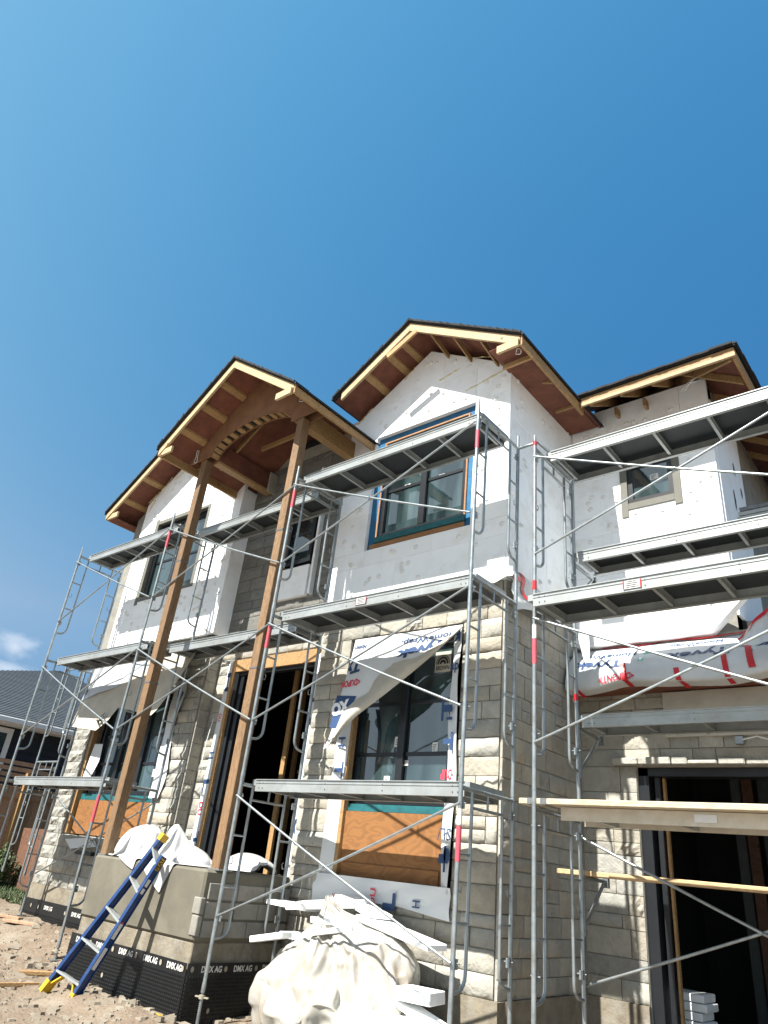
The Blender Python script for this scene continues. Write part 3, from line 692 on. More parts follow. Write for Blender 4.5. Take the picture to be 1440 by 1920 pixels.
# --- windows
def window(x0, x1, z0, z1, y, sash=2, bars=(.45,), stickers=(), fr=.07, muntin=.022, glass_y=.05):
    mb = MB()
    mb.box(x0, x0+fr, y, y+.08, z0, z1); mb.box(x1-fr, x1, y, y+.08, z0, z1); mb.box(x0+fr, x1-fr, y, y+.08, z0, z0+fr); mb.box(x0+fr, x1-fr, y, y+.08, z1-fr, z1)
    w_ = (x1-x0)/sash
    for i in range(1, sash): mb.box(x0+i*w_-fr*.75, x0+i*w_+fr*.75, y-.004, y+.08, z0+fr, z1-fr)
    wf = mb.build('window', 'frame_black', house, bevel=.004)
    for i in range(sash):
        a = x0+i*w_+fr*.9; b_ = x0+(i+1)*w_-fr*.9
        MB().box(a, b_, y+glass_y, y+glass_y+.01, z0+fr, z1-fr).build('pane', 'glass', wf)
        for q in bars:
            zz = z0+fr+(z1-z0-2*fr)*q; MB().box(a, b_, y+glass_y-.016, y+glass_y-.002, zz-muntin, zz+muntin).build('muntin', 'frame_black', wf)
    for sx, sz, sw, sh in stickers:
        mb = MB(); mb.box(sx, sx+sw, y+glass_y-.006, y+glass_y-.003, sz, sz+sh, 0)
        for k_ in range(4): mb.box(sx+sw*.15, sx+sw*(.5+.08*k_), y+glass_y-.008, y+glass_y-.0065, sz+sh*(.2+.18*k_), sz+sh*(.26+.18*k_), 1)
        mb.build('sticker', ['paper', 'ink_black'], wf)
    return wf
window(6.62, 8.14, 3.56, 5.19, 1.27, stickers=((7.17, 4.62, .10, .13), (7.92, 4.62, .12, .13), (7.0, 4.36, .10, .03), (7.62, 4.35, .10, .03)), bars=(.48,))
mb = MB()   # bare osb edge round the upper window
mb.box(6.59, 6.62, 1.225, 1.245, 3.50, 5.225); mb.box(8.14, 8.17, 1.225, 1.245, 3.50, 5.225); mb.box(6.62, 8.14, 1.225, 1.245, 5.19, 5.225); mb.box(6.5, 8.16, 1.225, 1.245, 3.39, 3.465)
split(mb, 'window_buck', 'osb_trim', house, bevel=.006)
mb = MB(); mb.box(6.60, 8.17, 1.20, 1.246, 3.468, 3.555); mb.build('window_sill_flashing', 'membrane_teal', house)
WF = window(6.56, 8.10, -.05, 1.92, 1.33, stickers=((7.20, .62, .09, .12), (7.78, .55, .08, .11), (7.08, .18, .09, .1), (7.36, .40, .0801, .06)), bars=(.28, .62))
mb = MB(); mb.box(6.50, 8.16, 1.29, 1.36, -.135, -.055); mb.build('window_sill_flashing', 'membrane_teal', house)
MB().box(6.62, 8.10, 1.265, 1.283, -.86, -.14).build('plywood_panel', 'plywood', house)
MB().box(6.555, 6.615, 1.22, 1.30, -.87, 1.0).build('wood_strip', 'lumber', house)
MB().box(6.66, 8.06, 1.25, 1.264, -.86, -.70).build('bottom_board', 'plywood', house)
window(.30, 2.40, -.05, 1.56, 1.33, stickers=((1.2, .45, .09, .12), (2.1, .25, .09, .12), (1.55, .75, .08, .1)), bars=(.30, .62), sash=3)
MB().box(.16, 2.46, 1.29, 1.36, -.15, -.055).build('window_sill_flashing', 'membrane_teal', house)
MB().box(.22, 2.46, 1.265, 1.283, -.70, -.155).build('plywood_panel', 'plywood', house)
MB().box(.10, .18, 1.20, 1.30, -.70, 1.5).build('wood_strip', 'lumber', house)
window(.55, 2.23, 3.55, 5.17, 1.23, bars=(.48,), stickers=((1.2, 4.3, .05, .10), (1.7, 4.1, .05, .1), (2.05, 4.7, .06, .14)))
mb = MB(); mb.box(.44, .55, 1.128, 1.20, 3.40, 5.3); mb.box(2.23, 2.32, 1.128, 1.20, 3.40, 5.3); mb.box(.55, 2.23, 1.128, 1.20, 5.17, 5.25); mb.box(.55, 2.23, 1.128, 1.20, 3.46, 3.55); split(mb, 'window_trim', 'tape_grey', house)
window(4.38, 5.02, 3.60, 4.92, 1.44, sash=1, bars=(.42,), stickers=((4.9, 4.45, .07, .12),))
mb = MB(); mb.box(4.15, 4.20, 1.36, 1.45, 2.98, 4.95); mb.box(5.16, 5.21, 1.36, 1.45, 2.98, 5.0); split(mb, 'foam_strip', 'foam', house, bevel=.004)
MB().box(4.42, 5.10, 1.37, 1.45, 2.97, 3.5).build('foam_board', 'foam', house, bevel=.006)
mb = MB(); mb.box(4.38, 5.0, 1.37, 1.45, 5.12, 5.22); mb.box(5.04, 5.08, 1.36, 1.45, 5.0, 5.32); split(mb, 'foam_strip', 'foam', house, bevel=.004)
window(9.69, 10.33, 4.19, 5.18, 3.06, sash=1, bars=(.62,), stickers=((10.0, 4.52, .12, .09), (10.1, 4.86, .16, .05)))
mb = MB(); mb.box(9.59, 9.69, 3.035, 3.06, 3.98, 5.38); mb.box(10.33, 10.43, 3.035, 3.06, 4.02, 5.42); mb.box(9.69, 10.33, 3.035, 3.06, 4.09, 4.19); mb.box(9.69, 10.33, 3.035, 3.06, 5.18, 5.26); split(mb, 'window_trim', 'tape_grey', house, bevel=.003)
# brewer-style window maker's sticker: arch logo over a name
mb = MB(); yb = 1.33+.05-.008
bx0, bz0, bs = 7.74, 1.50, .26
mb.box(bx0, bx0+bs*.92, yb, yb+.003, bz0, bz0+bs, 0)
text_on(mb, 'BROWN', lambda u, v: (bx0+.02+u*.2, yb-.003, bz0+.025+v*.055), 1)
for ri, ro in ((.095, .105), (.06, .085), (.02, .05)):
    pts = []
    for k_ in range(13):
        a = math.pi*k_/12; pts.append([(bx0+.12+math.cos(a)*r_, yb-.003, bz0+.10+math.sin(a)*r_*1.15) for r_ in (ri, ro)])
    mb.grid(pts, 1, False)
mb.build('maker_sticker', ['wrap_back', 'ink_black'], WF, recalc=False)

# --- entrance
mb = MB(); mb.box(3.74, 5.62, 1.38, 1.50, 1.86, 2.05); mb.build('door_header', 'lumber', house)
mb = MB(); mb.box(3.68, 3.75, 1.36, 1.48, -1.05, 2.04); mb.build('door_buck', 'lumber', house)
mb = MB(); mb.box(3.75, 3.83, 1.40, 1.52, -1.05, 1.86); mb.box(3.85, 3.93, 1.44, 1.56, -1.05, 1.86); mb.box(3.75, 5.6, 1.42, 1.52, 1.80, 1.86); mb.box(5.54, 5.62, 1.42, 1.52, -1.05, 1.86); split(mb, 'door_frame', 'frame_black', house, bevel=.004)
MB().box(3.99, 4.05, 1.6, 1.66, -1.0, .9).build('door_stile', 'ply_brown', house)
mb = MB(); mb.add([(3.50, 1.375, -1.0), (3.68, 1.375, -1.0), (3.68, 1.375, 2.05), (3.56, 1.375, 2.0)], [(0, 1, 2, 3)]); mb.build('house_wrap_strip', 'wrap', house, recalc=False)
mb = MB(); mb.add([(5.63, 1.33, -1.0), (5.84, 1.33, -1.0), (5.84, 1.33, 2.05), (5.63, 1.33, 1.9)], [(0, 1, 2, 3)]); mb.build('house_wrap_strip', 'wrap', house, recalc=False)
def upY(y): return lambda x0, z0, w_, h_: (lambda u, v: (x0+u*w_, y, z0+v*h_))
def sideways(x0, z0, w_, h_, y, s=1):   # text running down (s=1) the wall
    return lambda u, v: (x0+(v if s > 0 else 1-v)*w_, y, z0-u*h_*s)
mb = MB()
text_on(mb, 'H', sideways(3.53, .62, .10, .10, 1.370), 0); text_on(mb, 'L', sideways(3.53, .22, .13, .2, 1.370), 0)
text_on(mb, 'DU', sideways(3.53, -.10, .09, .18, 1.370), 1); text_on(mb, 'Ty', sideways(3.52, -.5, .14, .4, 1.370), 0); text_on(mb, 'H', sideways(3.58, 1.85, .09, .3, 1.370), 0)
text_on(mb, 'DU', sideways(3.56, 1.2, .07, .12, 1.370), 1)
text_on(mb, 'e', upY(1.325)(5.68, .92, .12, .13), 0); text_on(mb, 'O', upY(1.325)(5.67, -.45, .12, .2), 0, .06); text_on(mb, 'y', upY(1.325)(5.68, .05, .11, .12), 0); text_on(mb, 'J', upY(1.325)(5.66, 1.25, .12, .3), 0, .04)
split(mb, 'lettering', ['ink_navy', 'ink_red'], house, recalc=False)
# wrap round the lower centre window
mb = MB(); yw = 1.16
mb.add([(6.40, yw+.02, 1.1), (6.58, yw+.06, 1.1), (6.55, yw+.06, -.86), (6.36, yw+.02, -.86)], [(0, 1, 2, 3)])
mb.grid([[(8.13+.015*math.sin(z*5), yw+.03, z), (8.27+.02*math.sin(z*3+1), yw-.01+.01*math.sin(z*8), z)] for z in np.linspace(1.95, -.9, 20)])
xs = np.linspace(6.33, 8.29, 26)
mb.grid([[(x, yw-.005+.012*math.sin(x*9+j*2), -.84-.28*j/4-(.05*math.sin(x*2.2+1) if j == 4 else 0)) for x in xs] for j in range(5)])
mb.build('house_wrap', 'wrap', house, recalc=False)
mb = MB(); yt = yw-.022
text_on(mb, 'H', sideways(6.43, .72, .12, .12, yt+.035), 0); text_on(mb, 'T', sideways(6.42, .42, .15, .20, yt+.035), 0); text_on(mb, 'DU', sideways(6.44, .14, .10, .1, yt+.035), 1)
text_on(mb, 'H', sideways(8.12, 1.0, .08, .14, yt+.008), 0); text_on(mb, 'T', sideways(8.05, .85, .15, .28, yt+.0, -1), 0, .05)
text_on(mb, 'T', lambda u, v: (8.10+.13*v, yt+.0, .72-u*.20), 0, .05)
text_on(mb, 'DUP', lambda u, v: (8.24-u*.15, yt+.0, .32-v*.11), 1)
text_on(mb, 'SL/', lambda u, v: (8.27-u*.17, yt+.0, -.28-v*.12), 0, .0); text_on(mb, 'T', lambda u, v: (8.13+.09*v, yt+.0, -.45-u*.25), 0, .08); text_on(mb, 'e', lambda u, v: (8.27-u*.08, yt+.0, -.47-v*.15), 0, .05)
text_on(mb, 'K', lambda u, v: (8.26-u*.10, yt+.0, 1.92-v*.14), 0, .06); text_on(mb, 'ap', lambda u, v: (8.14+u*.12, yt+.0, 1.40+v*.12), 0, .02)
text_on(mb, 'T', lambda u, v: (6.74-v*.06, yt-.006, -1.09+u*.06), 1); text_on(mb, 'DU', lambda u, v: (7.32-v*.08, yt-.006, -1.10+u*.17), 1)
text_on(mb, 'L', lambda u, v: (7.60-v*.17, yt-.006, -1.12+u*.17), 0, .05); text_on(mb, 'H', lambda u, v: (7.93-v*.10, yt-.006, -1.06+u*.07), 0)
split(mb, 'lettering', ['ink_navy', 'ink_red'], house, recalc=False)

# --- roofs
def gable_roof(name, xr, zr, s, xl, xrgt, y0, y1, label=None):
    """two deck slopes; top line zr-s|x-xr|; returns the roof part"""
    mb = MB()
    for xe in (xl, xrgt):
        if xe is None: continue
        ze = zr-s*abs(xe-xr); ex = xe+(-.03 if xe < xr else .03); ez = zr-s*abs(ex-xr)
        mb.prism([(xr, y0-.03, zr), (ex, y0-.03, ez), (ex, y0-.03, ez-.035), (xr, y0-.03, zr-.035)], (0, y1-y0, 0), 0)
        mb.prism([(xr, y0+.04, zr-.036), (xe, y0+.04, ze-.036), (xe, y0+.04, ze-.055), (xr, y0+.04, zr-.055)], (0, y1-y0-.1, 0), 1)
    r_ = mb.build(name, ['shingle', 'ply_red'], house)
    # ragged shingle edge: tabs along the rake
    for xe in (xl, xrgt):
        if xe is None: continue
        sg = -1 if xe < xr else 1; Ls = math.hypot(xe-xr, s*(xe-xr)); n = int(Ls/.14); mt = MB(); rs = random.Random(int(abs(xe)*100))
        for i in range(n+1):
            t0 = i/n*abs(xe-xr); t1 = min((i+1)/n, 1)*abs(xe-xr); h_ = .012+rs.random()*.010
            mt.prism([(xr+sg*t0, y0-.045-rs.random()*.015, zr-s*t0+h_+.004), (xr+sg*t1, y0-.045, zr-s*t1+h_*.3+.004), (xr+sg*t1, y0-.045, zr-s*t1-.02), (xr+sg*t0, y0-.045, zr-s*t0-.02)], (0, .3, 0))
        mt.build('shingle_edge', 'shingle', r_)
    return r_
def rake(parent, xr, zr, s, xe, y0, drop=.045, dep=.155, m='lumber_pale', th=.04, x_from=None):
    xa = xr if x_from is None else x_from
    za = zr-s*abs(xa-xr)-drop; ze = zr-s*abs(xe-xr)-drop
    MB().prism([(xa, y0, za), (xe, y0, ze), (xe, y0, ze-dep), (xa, y0, za-dep)], (0, th, 0)).build('rake_board', m, parent, bevel=.003)
def lookouts(parent, xr, zr, s, xs, y0, y1, m='lumber'):
    for x in xs:
        z = zr-s*abs(x-xr)-.058; sg = -1 if x < xr else 1
        MB().prism([(x, y0, z), (x+.09*sg, y0, z-.09*s), (x+.09*sg, y0, z-.09*s-.05), (x, y0, z-.05)], (0, y1-y0, 0)).build('lookout', m, parent, bevel=.003)
# left gable
r0 = gable_roof('left_gable_roof', XR0, ZR0, SL0, -.80, 3.6, .60, 4.0)
rake(r0, XR0, ZR0, SL0, -.78, .60); rake(r0, XR0, ZR0, SL0, 3.5, .60)
lookouts(r0, XR0, ZR0, SL0, (-.28, .30, .88, 1.9), .64, 1.24)
ze = ZR0-SL0*(XR0+.78)
MB().box(-.80, -.76, .64, 4.0, ze-.19, ze-.045).build('eave_board', 'lumber', r0, bevel=.003)
MB().box(-.76, -.36, .62, .66, ze-.20, ze-.08).build('return_block', 'lumber_pale', r0, bevel=.003)
MB().box(-.76, -.5, .66, 3.9, ze-.195, ze-.18).build('soffit_panel', 'ply_red', r0)
# centre gable
r1 = gable_roof('centre_gable_roof', XR1, ZR1, SL1, 5.92, 9.36, .60, 4.6)
rake(r1, XR1, ZR1, SL1, 6.08, .60); rake(r1, XR1, ZR1, SL1, 9.34, .60)
lookouts(r1, XR1, ZR1, SL1, (6.55, 6.95, 7.2), .64, 1.24)
for x in (7.72, 8.15, 8.62): 
    z = ZR1-SL1*(x-XR1)-.058
    MB().prism([(x, .66, z), (x+.04, .66, z-.03), (x+.04, 1.22, z-.16), (x, 1.22, z-.13)], (0, 0, -.10)).build('lookout', 'lumber', r1, bevel=.003)
ze = ZR1-SL1*(9.34-XR1)
MB().box(9.32, 9.36, .60, 2.42, ze-.20, ze-.04).build('eave_board', 'lumber', r1, bevel=.003)
MB().box(9.0, 9.32, .56, .60, ze-.22, ze-.10).build('return_block', 'lumber_pale', r1, bevel=.003)
MB().beam((7.02, .57, 6.30), (7.56, .57, 6.56), .035, .09, up=(0, 0, 1)).build('ridge_gusset', 'lumber', r1, bevel=.003)
MB().box(8.86, 9.32, .95, .99, ze-.15, ze-.08).build('rafter_tail', 'lumber', r1, bevel=.003)
MB().beam((8.86, 1.62, ze+.10), (9.32, 1.62, ze-.10), .04, .08).build('rafter_tail', 'lumber', r1, bevel=.003)
MB().box(8.83, 9.30, .64, 3.0, ze-.052, ze-.046).build('soffit_panel', 'ply_red', r1)
# porch gable
rp = gable_roof('porch_roof', XRP, ZRP, SLP, 3.04, 6.42, -.60, 2.2)
rake(rp, XRP, ZRP, SLP, 3.06, -.60); rake(rp, XRP, ZRP, SLP, 6.40, -.60)
zl = ZRP-SLP*(XRP-3.06); zr_ = ZRP-SLP*(6.40-XRP)
MB().box(3.04, 3.08, -.56, 1.12, zl-.19, zl-.045).build('eave_board', 'lumber', rp, bevel=.003)
MB().box(6.38, 6.42, -.60, 1.17, zr_-.19, zr_-.04).build('eave_board', 'lumber', rp, bevel=.003)
MB().box(3.08, 3.42, -.585, -.545, zl-.20, zl-.09).build('return_block', 'lumber_pale', rp, bevel=.003)
MB().box(6.06, 6.38, -.64, -.60, zr_-.21, zr_-.10).build('return_block', 'lumber_pale', rp, bevel=.003)
lookouts(rp, XRP, ZRP, SLP, (3.55, 4.0, 4.42, 5.05, 5.6), -.56, -.03)
lookouts(rp, XRP, ZRP, SLP, (3.5, 6.0), .12, 1.2)
MB().beam((4.75, .6, 6.2), (5.6, .6, 5.62), .04, .09).build('rafter', 'lumber', rp, bevel=.003)
MB().beam((4.0, .8, 5.72), (5.4, .8, 5.72), .04, .09).build('rafter', 'lumber', rp, bevel=.003)
MB().beam((3.3, .5, 5.35), (4.6, .5, 6.25), .04, .09).build('rafter', 'lumber', rp, bevel=.003)
# arched gable panel: polygon with curved cut, built as columns
AX0, AX1, AC, AZ, AS = 3.74, 5.72, 4.73, 5.60, 5.20
def arch_z(x):
    if x <= AX0 or x >= AX1: return AS
    t = (x-AC)/(AX1-AC)*(1 if x > AC else (AX1-AC)/(AC-AX0)); return AS+(AZ-AS)*math.sqrt(max(0, 1-t*t))**.92
def topz(x): return ZRP-SLP*abs(x-XRP)-.06
xs = sorted(set([3.14, 3.4, AX0-.001, AX0+.001, AX1-.001, AX1+.001, 6.0, 6.34]+[round(AX0+(AX1-AX0)*.5*(1-math.cos(math.pi*k_/28)), 4) for k_ in range(1, 28)]+[XRP]))
for yy, nm in ((-.02, 'arch_panel'), (.15, 'arch_back_panel')):
    mb = MB()
    for a, b_ in zip(xs[:-1], xs[1:]):
        if b_-a < 1e-5: continue
        mb.prism([(a, yy, arch_z(a+1e-4)), (b_, yy, arch_z(b_-1e-4)), (b_, yy, topz(b_)), (a, yy, topz(a))], (0, .018, 0))
    mb.build(nm, 'ply_tan', rp)
for k_ in range(15):     # blocking laid between the two skins along the curve
    th_ = math.pi*(k_+.5)/15; x = AC-(AC-AX0)*math.cos(th_)*1.0; z = arch_z(x); dx = .035
    z2 = arch_z(x+dx); z1 = arch_z(x-dx); d = Vector((2*dx, 0, z2-z1)).normalized()
    c = Vector((x, 0, z))
    n_ = Vector((-d.z, 0, d.x))
    MB().prism([c-d*.045+n_*.004, c+d*.045+n_*.004, c+d*.045+n_*.05, c-d*.045+n_*.05], (0, .144, 0)).build('arch_block', 'lumber', rp)
for o in [q for q in COL.objects if q.name.startswith('arch_block')]: pass
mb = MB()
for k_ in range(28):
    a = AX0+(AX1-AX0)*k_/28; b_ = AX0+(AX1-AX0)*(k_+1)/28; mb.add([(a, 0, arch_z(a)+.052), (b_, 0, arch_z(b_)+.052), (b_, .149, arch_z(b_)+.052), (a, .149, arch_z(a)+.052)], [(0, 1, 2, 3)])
mb.build('arch_gap_shade', 'void', rp, recalc=False)  # dark strip painted in for the unlit gap between the skins
mb = MB(); mb.box(5.83, 5.97, .17, 1.21, 5.10, 5.40); mb.build('porch_beam', 'lumber', rp, bevel=.004)
mb = MB(); mb.box(3.60, 3.72, .17, 1.45, 5.22, 5.56); mb.build('porch_beam', ['ply_red'], rp, bevel=.004)
mb = MB(); mb.box(3.58, 3.74, .17, 1.40, 5.17, 5.219); mb.build('porch_beam_sole', 'lumber', rp, bevel=.003)
MB().box(3.76, 3.80, 1.25, 1.44, 5.15, 5.55).build('stone_edge', 'stone', rp, bevel=.01)
def rope(pts, name, label, r=.006, m='rope'):
    mb = MB(); mb.tube(pts, r, 6); return single(mb, name, m, label, 'wire')
def loop(c, w_, h_, y=0): return [(c[0]+w_*math.sin(t)*(.4+.6*abs(math.sin(t/2))), c[1]+y+.01*math.sin(3*t), c[2]+h_*math.cos(t)) for t in np.linspace(0, 6.0, 24)]
# garage hip eave
rg = gable_roof('garage_roof', 10.2, 5.72, 0.0, None, None, 0, 1) if False else None
mb = MB(); s_ = .62; ye = 2.28; xe = 11.47; zt = 5.70
A = (8.9, ye-.03, zt); B = (xe+.03, ye-.03, zt); Cc = (xe+.03-2.2, ye-.03+2.2, zt+s_*2.2); Dd = (8.9, ye-.03+2.2, zt+s_*2.2)
mb.prism([A, B, Cc, Dd], (0, 0, -.035), 0)
A2 = (8.9, ye+.04, zt-.036); B2 = (xe-.04, ye+.04, zt-.036); C2 = (xe-2.24, ye+2.24, zt-.036+s_*2.2); D2 = (8.9, ye+2.24, zt-.036+s_*2.2)
mb.prism([A2, B2, C2, D2], (0, 0, -.02), 1)
E1 = (xe+.03, 8.2, zt); E2 = (xe-2.17, 8.2, zt+s_*2.2)
mb.prism([B, E1, E2, Cc], (0, 0, -.035), 0)
mb.prism([(xe-.04, ye+.04, zt-.036), (xe-.04, 8.0, zt-.036), (xe-2.24, 8.0, zt-.036+s_*2.2), (xe-2.24, ye+2.24, zt-.036+s_*2.2)], (0, 0, -.02), 1)
rgr = mb.build('garage_roof', ['shingle', 'ply_red'], house)
mt = MB(); rs = random.Random(77)
for i in range(18):
    x = 8.95+i*.14; mt.box(x, x+.14, ye-.05-rs.random()*.02, ye+.2, zt-.015, zt+.008+rs.random()*.012)
for i in range(20):
    y = ye-.04+i*.14; mt.box(xe-.1, xe+.05+rs.random()*.02, y, y+.14, zt-.015, zt+.008+rs.random()*.012)
mt.build('shingle_edge', 'shingle', rgr)
MB().box(8.97, xe, ye, ye+.04, zt-.13, zt-.036).build('eave_board', 'lumber', rgr, bevel=.003)
MB().box(9.38, xe+.01, ye-.02, ye+.02, zt-.19, zt-.132).build('sub_eave_board', 'lumber_pale', rgr, bevel=.003)
MB().box(xe-.04, xe, ye+.041, 8, zt-.20, zt-.036).build('eave_board', 'lumber', rgr, bevel=.003)
for x in (9.5, 9.95, 10.4):
    MB().beam((x, ye+.05, zt-.12), (x, 3.6, zt-.12+s_*1.3), .04, .12).build('rafter', 'lumber', rgr, bevel=.003)
for x in (9.62, 10.05): MB().box(x, x+.04, 2.92, 3.12, zt-.02, zt+.12).build('rafter_tail', 'lumber', rgr, bevel=.003)
MB().beam((xe-.05, ye+.06, zt-.12), (xe-1.5, ye+1.5, zt-.12+s_*1.45), .045, .14).build('hip_rafter', 'lumber', rgr, bevel=.003)
for y in (2.95, 3.55, 4.15, 4.75, 5.35):
    MB().beam((xe-.05, y, zt-.12), (xe-.9, y, zt-.12+s_*.85), .04, .10).build('rafter', 'lumber', rgr, bevel=.003)
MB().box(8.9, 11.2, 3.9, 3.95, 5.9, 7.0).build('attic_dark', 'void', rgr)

# --- garage opening frame
mb = MB(); mb.box(9.55, 9.67, 3.14, 3.34, -2.3, .655); mb.box(9.70, 9.76, 3.24, 3.36, -2.3, .58); mb.box(9.55, 12.9, 3.14, 3.34, .56, .655)
mb.box(12.8, 12.9, 3.14, 3.34, -2.3, .56)
mb.build('garage_door_frame', 'frame_black', house, bevel=.004)
MB().box(9.775, 9.80, 3.30, 3.36, -2.3, .56).build('wood_strip', 'lumber', house)

# --- wrapped canopy skirt over garage, red tape
def canopy_pt(x, t):
    """t 0 at wall top -> 1 lower lip -> 1.25 return under"""
    wv = .025*math.sin(x*7+t*3)+.02*fbm((x*3, t*3, 4))
    prof = [(0, 3.06, 2.13), (.25, 2.90, 2.04), (.55, 2.70, 1.85), (.8, 2.62, 1.68), (1.0, 2.60, 1.53), (1.25, 2.78, 1.50)]
    for (t0, y0, z0), (t1, y1, z1) in zip(prof[:-1], prof[1:]):
        if t <= t1: k_ = (t-t0)/(t1-t0); return Vector((x, y0+(y1-y0)*k_+wv, z0+(z1-z0)*k_+wv*.6+.03*math.sin(x*4)*(t > .9)))
    return Vector((x, 2.78, 1.5))
canopy = thing('garage_canopy', 'low canopy over the garage door wrapped in white printed sheeting held by red tape', 'canopy', (10, 2.8, 1.5))
mb = MB(); mb.grid([[canopy_pt(x, t) for x in np.linspace(8.88, 13, 90)] for t in np.linspace(0, 1.25, 22)])
mb.build('wrap_sheet', 'wrap', canopy, recalc=False)
mb = MB(); mb.box(8.95, 13, 2.80, 3.09, 1.52, 1.56); mb.build('canopy_soffit', 'ply_red', canopy)
for x in (9.3, 10.1, 10.9): MB().beam((x, 2.72, 1.55), (x+.25, 3.08, 1.72), .05, .09).build('bracket', 'lumber', canopy)
mb = MB()
for x, t0, t1, tw in ((9.02, .78, 1.35, .03), (9.62, .62, 1.22, .035), (10.28, .8, 1.3, .03), (10.78, .6, 1.2, .03), (11.0, .15, .9, .035)):
    mb.grid([[canopy_pt(x-tw+.12*(t-t0), min(t, 1.25))+Vector((0, -.012, -.10*max(0, t-1.1))), canopy_pt(x+tw+.12*(t-t0), min(t, 1.25))+Vector((0, -.012, -.1*max(0, t-1.1)))] for t in np.linspace(t0, t1, 9)])
mb.grid([[canopy_pt(x, 0)+Vector((0, -.03, -.01+.03*(x > 9.9))), canopy_pt(x, .06)+Vector((0, -.03, .01))] for x in np.linspace(9.2, 11.2, 30)])
mb.build('red_tape', 'tape_red', canopy, recalc=False)
def cmap(x0, x1, t0, t1, flip=True):   # upside-down lettering: u runs to -x, v runs down
    return lambda u, v: canopy_pt(x1-(x1-x0)*u, t0+(t1-t0)*v)+Vector((0, -.012, -.004))
mb = MB()
text_on(mb, 'HomeWrap', cmap(9.02, 9.75, .30, .44), 0, .02); text_on(mb, 'HomeWrap', cmap(10.15, 10.75, .18, .32), 0, .02)
text_on(mb, 'Tyvek', cmap(8.98, 9.62, .48, .68), 0, .03); text_on(mb, 'Tyvek', cmap(10.15, 10.85, .42, .62), 0, .03); text_on(mb, 'vek', cmap(10.95, 11.35, .25, .6), 0, .04)
text_on(mb, '<DUPONT>', cmap(9.35, 9.78, .82, .97), 1, .02)
text_on(mb, '/', cmap(9.80, 9.93, .35, .6), 2, .05)
split(mb, 'lettering', ['ink_navy', 'ink_red', 'ink_green'], canopy, recalc=False)
# torn wrap at the inner corner
mb = MB()
def tear(u, v): 
    a = at('Y', 2.75, 1098-38*u+10*v, 1150+0*u+130*v); b_ = at('Y', 2.75, 1085-15*u+42*v, 1150+130*v)
    return (a*(1-u)+b_*u)+Vector((0, .05*math.sin(u*6+v*4), 0))
mb.grid([[tear(u, v) for u in np.linspace(0, 1, 8)] for v in np.linspace(0, 1, 14)])
mb.build('torn_wrap', 'wrap', canopy, recalc=False)
mb = MB(); text_on(mb, 'ek', lambda u, v: tear(.15+.7*u, .95-.35*v)+Vector((0, -.02, 0)), 0, .06); split(mb, 'lettering', 'ink_navy', canopy, recalc=False)
# wrapped verge climbing away at the far right
def slp(u, v):
    a = at('Y', 2.45, 1384+60*u, 1200-66*u); b_ = at('Y', 2.35, 1392+60*u, 1212-10*u); return a.lerp(b_, v)+Vector((0, .03*math.sin(u*9+v*4), 0))
mb = MB(); mb.grid([[slp(u, v) for u in np.linspace(0, 2.2, 26)] for v in np.linspace(0, 1, 10)]); mb.build('upper_wrap_sheet', 'wrap', canopy, recalc=False)
mb = MB(); mb.grid([[slp(u, -.03)+Vector((0, -.02, 0)), slp(u, .10)+Vector((0, -.02, 0))] for u in np.linspace(0, 2.2, 20)]); mb.build('red_tape', 'tape_red', canopy, recalc=False)
# grey steel lintel zone and clips under the canopy
MB().box(9.95, 13, 3.02, 3.09, .98, 1.5).build('fabric_apron', 'wrap_back', canopy)
mb = MB()
for x in (10.08, 10.42): mb.box(x, x+.03, 3.0, 3.02, 1.0, 1.14)
split(mb, 'metal_clip', 'steel', canopy)
MB().box(10.27, 10.34, 3.0, 3.02, 1.05, 1.13).build('outlet_hole', 'void', canopy)

# --- wrap hanging off the bay corner with red tape
def rag(P, nm, label, m='wrap', cat='sheet', th=None):
    mb = MB(); mb.grid(P); return single(mb, nm, m, label, cat, recalc=False)
mb = MB()
def rg1(u, v): return Vector((8.90+.03*math.sin(v*9), 1.15+u*1.75, 2.62-v*(.55-.45*u)+.03*math.sin(u*9)-.02*u))+Vector((.10*math.sin(v*1.6)*(1-.5*u)+.02*fbm((u*4, v*4, 2)), 0, 0))
cr = thing('corner_wrap', 'loose white wrap flap taped in red round the stone bay corner', 'wrap flap', (8.9, 1.2, 2.4))
mb.grid([[rg1(u, v) for u in np.linspace(0, 1, 24)] for v in np.linspace(0, 1, 12)]); mb.build('flap', 'wrap', cr, recalc=False)
mb = MB(); mb.grid([[Vector((8.98-.75*u, 1.11-.03*math.sin(u*8), 2.60-v*.14+.03*math.sin(u*12+v))) for u in np.linspace(0, 1, 20)] for v in np.linspace(0, 1, 5)]); mb.build('front_flap', 'wrap', cr, recalc=False)
mb = MB()
mb.grid([[rg1(u, v)+Vector((.012, -.004, 0)) for u in np.linspace(0, .16, 6)] for v in (.18, .30)]); mb.grid([[rg1(u, v)+Vector((.012, -.004, 0)) for v in np.linspace(0, .75, 8)] for u in (.12, .17)])
mb.build('red_tape', 'tape_red', cr, recalc=False)

